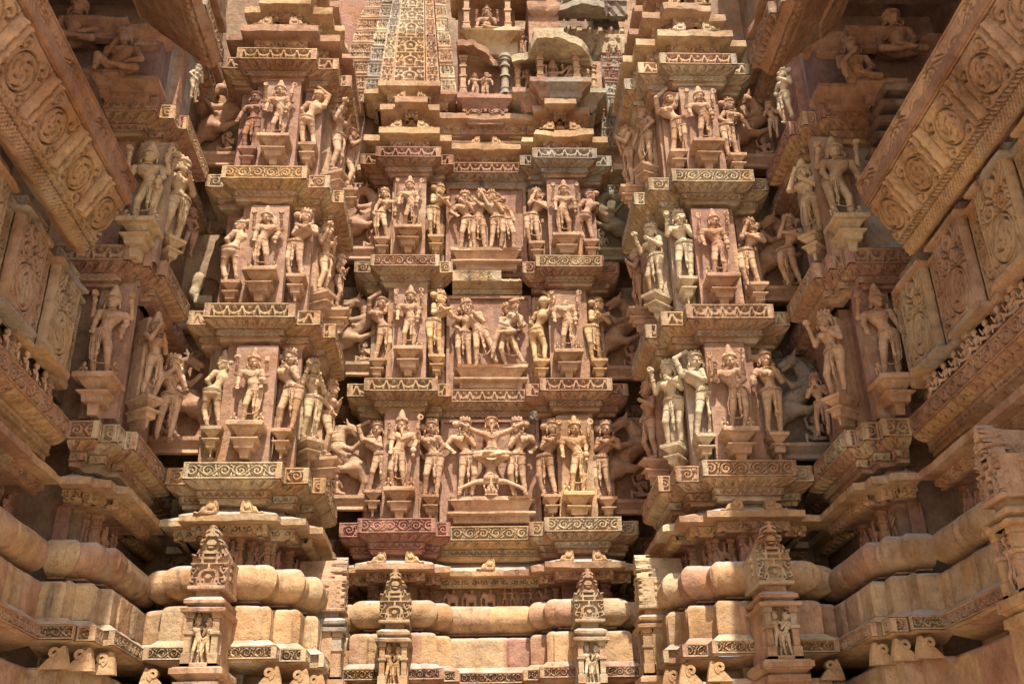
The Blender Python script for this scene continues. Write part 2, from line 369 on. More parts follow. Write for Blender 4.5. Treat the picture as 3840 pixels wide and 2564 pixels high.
# base mouldings: heights differ slightly from wall to wall
def base(par, path, k, seed, tints, skip=None, dark=(0, 3), mini=True):
    A, B, C_, D_ = k   # torus top, block top, band top, slab top
    m = MB(); sweep(m, path, [(0.02, .1), (.02, D_ - .02), (.0, D_), (-.16, D_ + .012), (-.20, D_ + .03), (-.20, C_ - .17), (-.10, C_ - .15), (-.04, C_ - .135), (.05, C_ - .115)], seed=seed, tints=tints, rough=.006, chip=.05, block=.7); m.build("plinth_course", parent=par)
    m = MB(); sweep(m, path, [(.05, C_ - .115), (.095, C_ - .105), (.060, C_ - .10), (.060, C_ - .005), (.095, C_, 1), (.05, C_ + .03), (.02, C_ + .055)], seed=seed + 1, tints=tints, rough=.005)
    relief(m, path, .10, C_ - .100, .10, C_ - .004, p_scroll, .036, res=.0062, seed=seed + 2, tints=tints, skip=skip, minlen=.12); m.build("carved_band", parent=par)
    kt = B; kb = C_ + .055; rr = .055
    pr = [(.02, kb), (.022, kb + .02)] + [(.022, kb + (kt - rr - kb) * j / 5) for j in range(1, 6)] + [(.022 - rr * (1 - math.cos(a)) * 1.6, kt - rr + rr * math.sin(a)) for a in np.linspace(.2, math.pi / 2, 6)] + [(-.22, kt + .005)]
    m = MB(); sweep(m, path, pr, seed=seed + 3, tints=tints, rough=.008, chip=.03, block=.30, joint=.022); m.build("rounded_block_course", parent=par, angle=35)
    m = MB(); sweep(m, path, [(-.22, kt + .005), (-.20, kt + .02), (-.10, kt + .03), (-.10, kt + .045), (-.2, kt + .05)], seed=seed + 4, tints=dark); m.build("shadow_fillet", parent=par)
    rt = (A - kt - .05) / 2; zc = A - rt
    pr = [(-.2, zc - rt - .002)] + [(-.105 + (rt + .01) * math.cos(a), zc + rt * math.sin(a)) for a in np.linspace(-math.pi / 2, math.pi / 2, 13)] + [(-.33, A + .004)]
    m = MB(); sweep(m, path, pr, seed=seed + 5, tints=(1, 5, 0, 1, 2), rough=.008, chip=.02, block=.5, joint=.02); m.build("round_moulding", parent=par, angle=50)
    m = MB(); sweep(m, path, [(-.33, A + .004), (-.33, 2.43), (-.20, 2.437)], seed=seed + 6, tints=dark, chip=0); m.build("frieze_recess", parent=par)
    m = MB(); sweep(m, path, [(-.20, 2.435), (-.17, 2.442), (-.17, 2.492), (0, 2.498), (.012, 2.50, 1), (.012, 2.555, 1), (-.03, 2.568), (-.20, 2.645), (-.22, 2.68), (-.20, 2.69)], seed=seed + 7, tints=tints, chip=.03, rough=.005); e = m.build("eave", parent=par)
    m = MB(); relief(m, path, -.095, 2.412, -.095, 2.492, p_curls, .028, res=.007, seed=seed + 8, tints=tints, skip=skip, minlen=.12); m.build("hanging_scroll_band", parent=e)
    return e

bk = tag(empty("recess_wall"), "plain shade-tinted masonry closing the narrow gaps behind the leogryph statues", "temple wall")
m = MB()  # masonry tinted below the wall stone: shade of the gaps put into the colour
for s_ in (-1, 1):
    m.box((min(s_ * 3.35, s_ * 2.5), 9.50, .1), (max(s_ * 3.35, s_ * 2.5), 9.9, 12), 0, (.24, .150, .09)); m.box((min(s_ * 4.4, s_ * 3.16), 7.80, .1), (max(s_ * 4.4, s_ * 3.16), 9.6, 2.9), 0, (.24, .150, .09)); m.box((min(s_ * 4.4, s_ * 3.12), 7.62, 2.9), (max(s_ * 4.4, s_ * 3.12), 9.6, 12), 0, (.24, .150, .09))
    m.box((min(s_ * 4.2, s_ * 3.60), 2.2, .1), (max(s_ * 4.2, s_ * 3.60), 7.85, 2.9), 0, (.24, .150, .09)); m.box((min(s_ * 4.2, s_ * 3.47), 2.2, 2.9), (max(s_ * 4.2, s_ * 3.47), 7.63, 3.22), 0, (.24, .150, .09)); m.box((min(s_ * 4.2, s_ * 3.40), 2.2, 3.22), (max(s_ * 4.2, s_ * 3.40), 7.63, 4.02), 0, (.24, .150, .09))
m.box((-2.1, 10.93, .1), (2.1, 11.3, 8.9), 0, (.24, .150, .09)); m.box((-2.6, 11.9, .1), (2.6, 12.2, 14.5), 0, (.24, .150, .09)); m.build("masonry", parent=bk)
def wall_thing(name, label, cat='wall'):
    return tag(empty(name), label, cat)

def upper(par, path, lv, seed, tt, top):
    """lv: list of (z of the eave underside, inset)"""
    zprev = HT[3]; rs_ = random.Random(seed)
    for k, (z, o) in enumerate(lv):
        m = MB(); sweep(m, path, [(o - .28, zprev), (o - .28, z - .275), (o - .16, z - .265, 1), (o - .16, z - .225, 1), (o - .27, z - .215), (o - .28, z - .15), (o - .21, z - .14), (o - .21, z - .03), (o - .03, z - .012), (o, z, 1), (o, z + .085, 1), (o - .05, z + .10), (o - .26, z + .17), (o - .30, z + .20)], seed=seed + k, tints=(rs_.choice(tt),), chip=.035, rough=.005, block=1.5); e = m.build("roof_eave", parent=par)
        m = MB(); relief(m, path, o - .125, z - .115, o - .125, z - .022, p_curls, .028, res=.0075, seed=seed + 8 + k, tints=tt, minlen=.12); m.build("hanging_scroll_band", parent=e)
        zprev = z + .19
    m = MB(); sweep(m, path, [(lv[-1][1] - .3, zprev), (lv[-1][1] - .3, top)], seed=seed + 30, tints=(7, 0, 3), chip=0, pres=.2); m.build("upper_wall", parent=par)
# ------------------------------------------------------------------ middle bay
bay = wall_thing("temple_bay", "broad middle bay of stepped carved sandstone between the two tall piers", "temple wall")
kM = (2.215, 1.90, 1.555, 1.25)
base(bay, MID, kM, 10, (0, 1, 5, 7, 3, 2))
def split_cornice(par, path, parts, zt, kind, seed):
    """one moulding whose stones differ in colour: (first vertex, last vertex, tints)"""
    for n, (i, j, tt) in enumerate(parts): cornice(par, path, zt, kind, seed + n * 3, tt, block=.7, seg=(i, j))
nM = len(MID) - 1
# vertices: 0..8 left half, 9..17 right half
split_cornice(bay, MID, [(0, 8, (8, 8, 8)), (8, 9, (1, 5)), (9, nM, (1, 2, 4))], HT[0], 'scroll', 60)
split_cornice(bay, MID, [(0, 8, (0, 1, 5)), (8, 9, (0, 6)), (9, nM, (0, 3, 7))], HT[1], 'garland', 80)
split_cornice(bay, MID, [(0, 8, (4, 1, 2)), (9, nM, (1, 3, 7))], HT[2], 'scroll', 100)
# the broken middle stone of the third cornice
bm = MB(); pth = [(-.40, 10.3), (.16, 10.3)]
sweep(bm, pth, [(-.20, HT[2] - .335), (-.13, HT[2] - .32), (-.125, HT[2] - .225), (-.06, HT[2] - .19), (0, HT[2] - .165), (0, HT[2] - .03, 1), (-.1, HT[2] - .01)], seed=120, tints=(1, 4)); bo = bm.build("broken_cornice_stone", parent=bay)
bm = MB(); relief(bm, pth, .003, HT[2] - .150, .003, HT[2] - .03, p_scroll, .036, res=.0055, seed=121, tints=(1, 4)); bm.build("carved_frieze", parent=bo, angle=180)
bm = MB(); pth = [(-.40, 10.3), (.40, 10.3)]; relief(bm, pth, -.100, HT[2] - .213, -.01, HT[2] - .163, p_petal, .034, res=.0052, seed=122, tints=(1,)); relief(bm, pth, -.1, HT[2] - .283, -.1, HT[2] - .224, p_tri, .012, res=.0085, seed=123, tints=(1,)); sweep(bm, pth, [(-.2, HT[2] - .335), (-.13, HT[2] - .32), (-.13, HT[2] - .225), (-.02, HT[2] - .17), (-.10, HT[2] - .15), (-.2, HT[2] - .14)], seed=124, tints=(1,)); bm.build("petal_moulding", parent=bo)
split_cornice(bay, MID, [(0, 8, (2, 3, 0)), (8, 9, (6, 2)), (9, nM, (0, 6, 6))], HT[3], 'garland', 130)
for t in range(3): wall_run(bay, MID, HT[t] - .02, HT[t + 1] - .33, -.20, 150 + t, (0, 7, 3))
# ------------------------------------------------------------------ the two piers
def pier(path, label, seed, tt):
    p = wall_thing("temple_pier", label, "temple pier"); p["group"] = "tall stepped piers flanking the middle bay"
    base(p, path, (2.15, 1.815, 1.48, 1.20), seed, tt[0])
    for t in range(4): cornice(p, path, HT[t], 'scroll' if t % 2 == 0 else 'garland', seed + 20 + t * 7, tt[t], block=.8)
    for t in range(3): wall_run(p, path, HT[t] - .02, HT[t + 1] - .33, -.20, seed + 60 + t, (0, 7, 3))
    return p
pl = pier(PIER_L, "tall stepped pier of figure tiers left of the middle bay", 200, [(1, 5, 4), (0, 5, 1), (5, 0, 4), (0, 5, 7)])
pr_ = pier(PIER_R, "tall stepped pier of figure tiers right of the middle bay", 300, [(5, 4, 0), (0, 4, 5), (4, 4, 1), (4, 0, 6)])
# ------------------------------------------------------------------ end piers and balcony side walls
def end_pier(mx, label, seed):
    f = mirror if mx else (lambda q: q); p = wall_thing("end_pier", label, "temple pier"); p["group"] = "end piers meeting the balcony walls"
    base(p, f(END_LOW), (2.11, 1.80, 1.47, 1.20), seed, (0, 1, 5)); cornice(p, f(END_LOW), HT[0], 'scroll', seed + 20, (1, 2, 4))
    cornice(p, f(END_UP), HT[3], 'garland', seed + 55, (0, 7, 6)); upper(p, f(END_UP), [(7.765, 0), (8.27, -.12)], seed + 57, (7, 5, 0), 9.0)
    for t in (1, 2): cornice(p, f(END_UP), HT[t], 'garland' if t == 1 else 'scroll', seed + 20 + t * 7, (0, 3, 7) if t == 1 else (3, 5, 0))
    wall_run(p, f(END_LOW), HT[0] - .02, HT[1] - .33, -.20, seed + 60, (7, 3)); wall_run(p, f(END_UP), HT[1] - .02, HT[2] - .33, -.20, seed + 61, (7, 3, 6)); wall_run(p, f(END_UP), HT[2] - .02, HT[3] - .33, -.20, seed + 62, (7, 3, 6))
    return p
end_pier(0, "shaded end pier joining the left balcony wall, left of the left pier", 400)
end_pier(1, "shaded end pier joining the right balcony wall, right of the right pier", 500)

def p_ledge(u, v, W, H):
    c, r = spiral(((u / .17) % 1 - .5) * 1.0, v / H - .5, .42, 1.4); return np.where(v > H * .88, 0, np.where(r < .42, c, .9))
def p_pil(u, v, W, H):
    x = u - W / 2; R0 = W * .40; yy = (v - H * .30) * .9; r = np.hypot(x, yy); th = np.arctan2(yy, x)
    sw = (np.abs(np.sin(1.5 * th + 7 * r / R0)) < .40) & (np.sin(3 * th - 8 * r / R0) > -.6); g = np.where((r < R0 * .80) & (r > R0 * .1), sw * 1., 0); g = np.where(np.abs(r - R0 * .92) < .0065, 1, g)
    lf = (np.abs(np.sin(th * 5 + r / R0 * 5)) < .34) & (r > R0 * 1.04) & (v < H * .53); g = np.where(lf, .9, g)
    d, r2 = spiral(np.abs(x) - W * .2, v - H * .66, W * .19, 1.8); g = np.where((v > H * .56) & (v < H * .76), np.where(r2 < W * .19, d, (np.abs(np.sin(x * 60 + v * 80)) < .2) * .8), g)
    g = np.where(np.abs(v - H * .56) < .006, 1, g); g = np.where(np.abs(v - H * .77 - .012 * np.sin(u * 90)) < .008, 1, g)
    e, r3 = spiral(x, v - H * .90, W * .3, 1.8, -1); g = np.where((v > H * .8), np.where(r3 < W * .3, e, (np.abs(np.sin(x * 70 - v * 50)) < .22) * .8), g)
    b = np.minimum(u, W - u); return np.where(np.abs(b - .016) < .005, 1, np.where(b < .012, 0, g))
BX, BZ, TX, TZ = 3.11, 3.99, 2.87, 4.43       # lower and upper edge of the leaning bench back
def p_bench(y0s, r0):
    def f(u, v, W, H):
        g = np.zeros_like(u); vv = v / H
        # lower bands: triangle lattice and leaves
        tri = np.abs(((u / .075) % 1) * 2 - 1); row = np.where(vv < .085, vv / .085, (vv - .085) / .085)
        low = vv < .17; sq = (np.abs(row - tri) < .22) | (row < .1) | (np.abs(row * .5 + .0 - (1 - tri) * .5) < .12)
        g = np.where(low, np.where(sq, 0, 1.0), g)
        lf = (vv > .185) & (vv < .30); x = (u / .085) % 1; q = (vv - .185) / .115
        g = np.where(lf, np.where(np.hypot((x - .5) * 1.3 + (q - .5) * .5, q - .5) < .44, -.25 + sst(.1, .0, np.abs((x - .5) + (q - .5) * .6) - .02) * .9, .85), g)
        up = vv >= .30
        near = np.full_like(u, 9.); 
        for yc in y0s:
            x = u - yc; y = v - H * .62; r = np.hypot(x, y)
            c, _ = spiral(x, y, r0 * .82, 1.8, 1, yc); c2, _ = spiral(x - r0 * .3, y + r0 * .25, r0 * .35, 1.2, -1)
            m = up & (r < r0 * 1.08); th = np.arctan2(y, x); sw = (np.abs(np.sin(1.5 * th + 7 * r / r0 + yc * 9)) < .38) & (np.sin(4 * th - 9 * r / r0) > -.55) & (r > r0 * .12); g = np.where(m, np.where(r < r0 * .80, sw * 1., 0), g); g = np.where(up & (np.abs(r - r0 * .92) < .0075), 1.2, g)
            # corner scrolls
            a, ra = spiral(np.abs(x) - r0 * .95, np.abs(y) - r0 * .85, r0 * .42, 1.1); g = np.where(up & (ra < r0 * .42) & (r > r0 * 1.08), np.where(a > .4, 1, -.1), g)
            # twin colonnettes
            for s in (-.5, .5):
                for dx, w in ((-.030, .028), (.034, .034)):
                    xx = np.abs(x - s * .52 - dx); ring = .06 * (np.sin(v * 55) > .55)
                    if s > 0 or yc == y0s[0]: g = np.where(up & (xx < w) & (vv < .97), -1.6 * np.sqrt(np.maximum(0, 1 - (xx / w) ** 2)) - ring * 3 + .6, g)
                if s > 0 or yc == y0s[0]: g = np.where(up & (np.abs(x - s * .52) > .062) & (np.abs(x - s * .52) < .078), .9, g)
        return g
    return f
def p_rail(u, v, W, H):
    n = round(W / .30); lam = W / n; i = np.floor(u / lam); x = u - (i + .5) * lam; s = 1 - 2 * (i % 2); y = v - H / 2
    th = y - s * H * .30 * np.cos(np.pi * x / lam); g = (np.abs(th) < .009) * 1.; c, r = spiral(x * .75 + y * .5, y - s * H * .10, H * .30, 1.5, s); g = np.where((r < H * .30), np.maximum(c, g), g)
    g = np.maximum(g, (np.abs(np.abs(th) - .035) < .006) * (np.abs(y) < H * .36) * (np.sin(u * 30) > -.2)); e = np.minimum(v, H - v)
    return np.where(e < H * .10, (np.abs(e - H * .085) < .006) * 1., g)
def side_wall(mx, label, seed):
    s = 1 if mx else -1; f = mirror if mx else (lambda q: q); dx = 0 if mx else -.055
    w = wall_thing("balcony_wall", label, "temple wall"); w["group"] = "balcony walls closing the recess"
    base(w, f(SIDE), (2.11, 1.80, 1.47, 1.20), seed, (0, 5, 7, 1)); cornice(w, f(SIDE), HT[0], 'scroll', seed + 20, (5, 0, 7), block=1.0)
    q = lambda x, y, z: (s * x, y, z)
    ex = lambda o: [(-(3.23 + .0) , 2.6), (-3.23, 7.40)]
    m = MB(); sweep(m, f(SIDE), [(-.16, HT[0]), (-.16, 3.215)], seed=seed + 30, tints=(7, 3), chip=0); m.build("dwarf_row_recess", parent=w)
    # zigzag plan of the pilasters
    per = .68; path = [(-3.29, 2.55)]
    ys = [6.86 - per * k for k in range(6, -1, -1)]
    for yc in ys: path += [(-3.29, yc - .20), (-3.21, yc - .20), (-3.21, yc + .22), (-3.29, yc + .22)]
    path += [(-3.29, 7.3)]
    m = MB(); sweep(m, f(path), [(-.08, 3.205), (.03, 3.21), (.045, 3.222, 1), (.045, 3.25, 1), (.015, 3.268), (-.10, 3.275)], seed=seed + 31, tints=(6, 0, 5)); m.build("seat_ledge", parent=w)
    m = MB(); sweep(m, f(path), [(-.045, 3.27), (-.045, 3.45), (-.045, 3.7), (-.045, 3.95)], seed=seed + 32, tints=(0, 6, 5), chip=0); m.build("pilaster_course", parent=w)
    for yc in ys:
        if yc < 3.3: continue
        m = MB(); e = (0, 1, 0) if not mx else (0, -1, 0)
        for xx, y0, ln in ((3.190, yc - .195, .41), (3.270, yc + .225, .25)):
            org = (-xx, y0, 3.275) if not mx else (xx, y0 + ln, 3.275)
            en = (1, 0, 0) if not mx else (-1, 0, 0)
            patch(m, org, e, (0, 0, 1), en, ln, .665, p_pil, .055, res=.0048, skirt=.075, seed=int(yc * 100), tint=tint_of(random.Random(int(yc * 50) + seed).choice((0, 5, 1))))
        m.build("carved_panel", parent=w, angle=180)
    m = MB(); sweep(m, f(path), [(-.06, 3.935), (.055, 3.94, 1), (.06, 3.965, 1), (.03, 3.985), (-.02, 4.0), (-.02, 4.08), (-.1, 4.085)], seed=seed + 33, tints=(0, 6, 5), rough=.006)
    relief(m, f(path), .0, 3.985, -.005, 4.075, p_ledge, .018, res=.011, seed=seed + 34, tints=(0, 6), minlen=.12); m.build("leaf_ledge", parent=w)
    # dwarfs and little posts
    pm = MB()
    for hw, z0, z1 in ((.045, .0, .04), (.032, .04, .09), (.042, .09, .12), (.030, .12, .16), (.048, .16, .20)): pm.box((-hw * .8, -hw * .8, z0), (hw * .8, hw * .8, z1), .006)
    for k in range(6):
        o = pm.build("little_post", M_STONE, w, color=tint_of(0)) if not k else o.copy()
        if k: COL.objects.link(o)
        o.location = (s * 3.275, 7.02 - k * .68, 3.012)
    # the leaning bench back
    b = tag(empty("bench_back"), ("long leaning bench back with round medallions and twin colonnettes, upper %s" % ("right" if mx else "left")), "bench back", "leaning balcony bench backs")
    y0, y1 = 2.9, 6.60 if mx else 6.68; X0, X1 = BX + dx, TX + dx; dz = 0 if mx else .02
    H = math.hypot(X0 - X1, TZ - BZ); ev = np.array((-s * (X0 - X1), 0, TZ - BZ)) / H; en = np.array((-s * (TZ - BZ), 0, -(X0 - X1))) / H
    cen = [6.446, 5.933, 5.406, 4.885, 4.36, 3.84, 3.3] if mx else [6.53, 6.03, 5.51, 4.99, 4.47, 3.95, 3.4]
    pu = [(y1 - c if mx else c - y0) for c in cen]; pu.sort()
    m = MB(); org = (s * X0, y1 if mx else y0, BZ + dz); eu = (0, -1, 0) if mx else (0, 1, 0)
    def btint(U, V):
        i = np.floor((U + .1) / 1.35).astype(int) % 7; T = np.array([tint_of(c, random.Random(c + seed)) for c in (5, 0, 5, 1, 5, 0, 7)]); return T[i]
    patch(m, org, eu, ev, en, y1 - y0, H, p_bench(pu, .138), .048, res=.0062, seed=seed, tint=btint, skirt=.07); m.build("medallion_panel", M_BLOCK, b, angle=180)
    m = MB(); bk = en * -.075; P4 = [np.array(org) + bk, np.array(org) + bk + np.array(eu) * (y1 - y0)]
    V = []
    for e0 in P4:
        for off in (0, 1): V += [e0 + ev * H * off - en * 0, e0 + ev * H * off - en * .06]
    m.add(V, [(0, 1, 5, 4), (2, 6, 7, 3), (1, 3, 7, 5), (0, 4, 6, 2), (0, 2, 3, 1), (4, 5, 7, 6)], tint_of(7)); m.build("back_slab", M_BLOCK, b, angle=20)
    # top rail: a thick beam with a carved outer face
    xr, zt_, zb = X1 - .035, TZ + dz + .215, TZ + dz + .02; yr1 = y1 + .02
    m = MB(); a = (min(s * (xr + .004), s * (xr + .17)), y0, zb + .004); c = (max(s * (xr + .004), s * (xr + .17)), yr1, zt_ - .004); m.box(a, c, .01, tint_of(7))
    m.build("top_rail", parent=b)
    m = MB(); tl = np.array((s * .0, 0, 0)); sl_ = np.array((-s * .055, 0, zt_ - zb)); hh = np.linalg.norm(sl_); nn = np.array((-s * (zt_ - zb), 0, -.055)) / hh
    patch(m, (s * (xr + .028), yr1 if mx else y0, zb), eu, sl_ / hh, nn, yr1 - y0, hh, p_rail, .036, res=.0055, seed=seed + 3, tint=tint_of(0 if mx else 7), skirt=.05); m.build("carved_rail_face", parent=b, angle=180)
    # the roofed balcony above: back wall, ceiling slabs, brackets, eave
    r = tag(empty("balcony_roof"), "dark overhanging balcony roof with a ribbed eave edge, upper %s corner" % ("right" if mx else "left"), "roof", "dark balcony roofs in the upper corners")
    m = MB(); m.box((min(s * 4.2, s * 4.4), 2.2, 3.9), (max(s * 4.2, s * 4.4), 7.6, 8.2), 0, (.17, .10, .07)); m.box((min(s * 3.05, s * 4.3), 2.2, 7.05), (max(s * 3.05, s * 4.3), 7.15, 7.2), .02, (.15, .08, .06)); m.build("ceiling", M_BLOCK, r, color=(.30, .17, .11))  # balcony interior tints: under-roof shade put into the dark colour
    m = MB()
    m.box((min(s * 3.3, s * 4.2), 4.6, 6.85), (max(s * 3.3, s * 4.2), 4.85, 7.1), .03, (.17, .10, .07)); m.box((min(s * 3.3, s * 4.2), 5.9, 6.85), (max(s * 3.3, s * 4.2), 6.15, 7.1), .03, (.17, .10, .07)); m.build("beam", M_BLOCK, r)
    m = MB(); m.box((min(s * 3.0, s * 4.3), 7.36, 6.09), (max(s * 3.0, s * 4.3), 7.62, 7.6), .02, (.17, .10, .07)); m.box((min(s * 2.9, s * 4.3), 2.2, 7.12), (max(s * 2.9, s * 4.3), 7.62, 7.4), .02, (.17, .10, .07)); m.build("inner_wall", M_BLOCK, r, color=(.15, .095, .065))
    for zc_, kd in ((6.74, 0), (6.13, 1)):
        m = MB(); pth = f([(-4.3, 7.30), (-3.62, 7.30), (-3.62, 7.22), (-3.34, 7.22), (-3.34, 7.30), (-3.02, 7.30), (-3.02, 7.5)]); sweep(m, pth, [(-.06, zc_ - .16), (.0, zc_ - .14), (.0, zc_ - .07), (.06, zc_ - .03), (.09, zc_), (.09, zc_ + .04, 1), (-.05, zc_ + .06)], seed=seed + 41, tints=((2, 3)))
        relief(m, pth, .004, zc_ - .135, .004, zc_ - .075, p_curls, .02, res=.008, seed=seed + 42, tints=(3,), minlen=.1); m.build("inner_moulding", parent=r)
    for k in range(5):
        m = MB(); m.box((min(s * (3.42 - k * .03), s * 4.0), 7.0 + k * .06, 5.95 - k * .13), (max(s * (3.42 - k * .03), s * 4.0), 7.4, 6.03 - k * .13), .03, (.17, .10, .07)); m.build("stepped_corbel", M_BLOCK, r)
    m = MB(); n = 120; O = (2.42, 6.06); I = (3.10, 6.62); L = math.hypot(I[0] - O[0], I[1] - O[1])
    ev2 = np.array((s * (I[0] - O[0]), 0, I[1] - O[1])) / L; en2 = np.array((s * (I[1] - O[1]), 0, -(I[0] - O[0]))) / L
    if s < 0: org2, eu2 = (-O[0], 7.0, O[1]), (0, -1, 0)
    else: org2, eu2 = (O[0], 2.6, O[1]), (0, 1, 0)
    def p_eave(u, v, W, H):
        rib = np.where(v < .115, .4 - .9 * np.abs(np.sin(u * math.pi / .075)) ** .6 * (np.abs(v - .06) < .045), 0); rib = np.where(np.abs(v - .135) < .01, 1, rib)
        return rib + np.where(v > .15, (noise(np.stack([u, v, u * 0], -1), 2.2, 5) > .62) * 1.0, 0)
    patch(m, org2, eu2, ev2, np.array(en2) * 1, 4.4, L, p_eave, .022, res=.012, seed=seed + 8, tint=tint_of(7), skirt=.02, rough=.006)
    up = -np.array(en2) * .12; Pz = [np.array(org2) + np.array(eu2) * 4.4 * a_ + ev2 * L * b_ + up * c_ for a_ in (0, 1) for b_ in (0, 1) for c_ in (.05, 1)]
    m.add(Pz, [(0, 1, 3, 2), (4, 6, 7, 5), (0, 4, 5, 1), (1, 5, 7, 3), (2, 3, 7, 6)], tint_of(7)); m.build("ribbed_eave", M_BLOCK, r, angle=40)
    return w
side_wall(0, "long balcony wall receding along the left side, with a carved band and round moulding", 600)
side_wall(1, "long balcony wall receding along the right side, with a carved band and round moulding", 700)

# ------------------------------------------------------------------ roof courses above the fourth cornice
LV_P = [(7.765, 0), (8.27, -.12), (8.72, -.22), (9.2, -.30), (9.65, -.4)]
upper(pl, PIER_L, LV_P, 800, (0, 5, 7), 11.5); upper(pr_, PIER_R, LV_P, 820, (5, 1, 0, 7), 11.5)
upper(bay, MID, [(7.745, -.02), (8.34, -.18)], 840, (0, 5, 7, 0), 8.58)
for s_ in (-1, 1):
    xx = -.925 if s_ < 0 else .912
    curl_pair(bay, xx, 10.045, 2.56, .30, 0, tint_of(5)); curl_pair(bay, xx, 10.07, 7.835, .30, 0, tint_of(5)); curl_pair(bay, xx, 10.25, 8.43, .24)
    p_ = pl if s_ < 0 else pr_; xp = 2.195 * s_; curl_pair(p_, xp, 8.395, 2.56, .31, 0, tint_of(5)); curl_pair(p_, xp, 8.395, 7.855, .30, 0, tint_of(5 if s_ < 0 else 4)); curl_pair(p_, xp, 8.53, 8.36, .28)
curl_pair(bay, 0, 10.345, 2.56, .30, 0, None, -1); curl_pair(bay, 0, 10.37, 7.835, .24)
# antefix curls standing on the lowest slab, at the corners of the steps
def antefix(par, x, y, z, rz, s=1):
    m = MB(); n = 30; a = np.linspace(0, 1, n); V = []; Fq = []
    cx = np.where(a < .5, -.035 + .0 * a, 0); pts = []
    for t in np.linspace(0, 2 * math.pi * 1.25, n): r = .008 + .034 * t / 7.85; pts.append((.005 + r * math.cos(t + 2.9), .075 + r * math.sin(t + 2.9)))
    k = 6
    for i, (px_, pz_) in enumerate(pts):
        d = np.array(pts[min(i + 1, n - 1)]) - np.array(pts[max(i - 1, 0)]); d /= np.linalg.norm(d); nn = np.array((-d[1], d[0])) * .012
        V += [(s * (px_ - nn[0]), -.035, pz_ - nn[1]), (s * (px_ + nn[0]), -.035, pz_ + nn[1]), (s * (px_ + nn[0]), .03, pz_ + nn[1]), (s * (px_ - nn[0]), .03, pz_ - nn[1])]
    for i in range(n - 1):
        for j in range(4): b = i * 4; Fq.append((b + j, b + (j + 1) % 4, b + 4 + (j + 1) % 4, b + 4 + j))
    Fq += [(3, 2, 1, 0), (4 * n - 4, 4 * n - 3, 4 * n - 2, 4 * n - 1)]
    m.add(V, Fq, tint_of(5)); m.add([(s * a_, b_, c_) for a_, b_, c_ in ((-.10, -.03, -.03), (.10, -.03, -.03), (.10, .03, -.03), (-.10, .03, -.03), (-.062, -.026, .125), (-.048, -.026, .125), (-.048, .026, .125), (-.062, .026, .125), (-.085, -.028, .05), (.05, -.028, .03), (.05, .028, .03), (-.085, .028, .05))], [(0, 1, 9, 8), (8, 9, 5, 4), (3, 0, 8, 11), (11, 8, 4, 7), (1, 2, 10, 9), (9, 10, 6, 5), (2, 3, 11, 10), (4, 5, 6, 7)], tint_of(5)); o = m.build("antefix_curl", parent=par, angle=30); o.location = (x, y, z); o.rotation_euler = (0, 0, rz)
for s_ in (-1, 1):
    p_ = pl if s_ < 0 else pr_
    for x_, y_ in ((1.74, 8.32), (2.62, 8.32), (1.54, 8.46), (1.45, 8.72)): antefix(p_, s_ * x_, y_, 1.205, 0, s_ if x_ < 2 else -s_)
for e_ in [o for o in bpy.data.objects if o.name.startswith("end_pier")]:
    s_ = -1 if "left" in e_["label"] else 1
    for x_, y_ in ((3.02, 7.37), (2.88, 7.46), (2.78, 7.62)): antefix(e_, s_ * x_, y_, 1.205, R(0), s_)
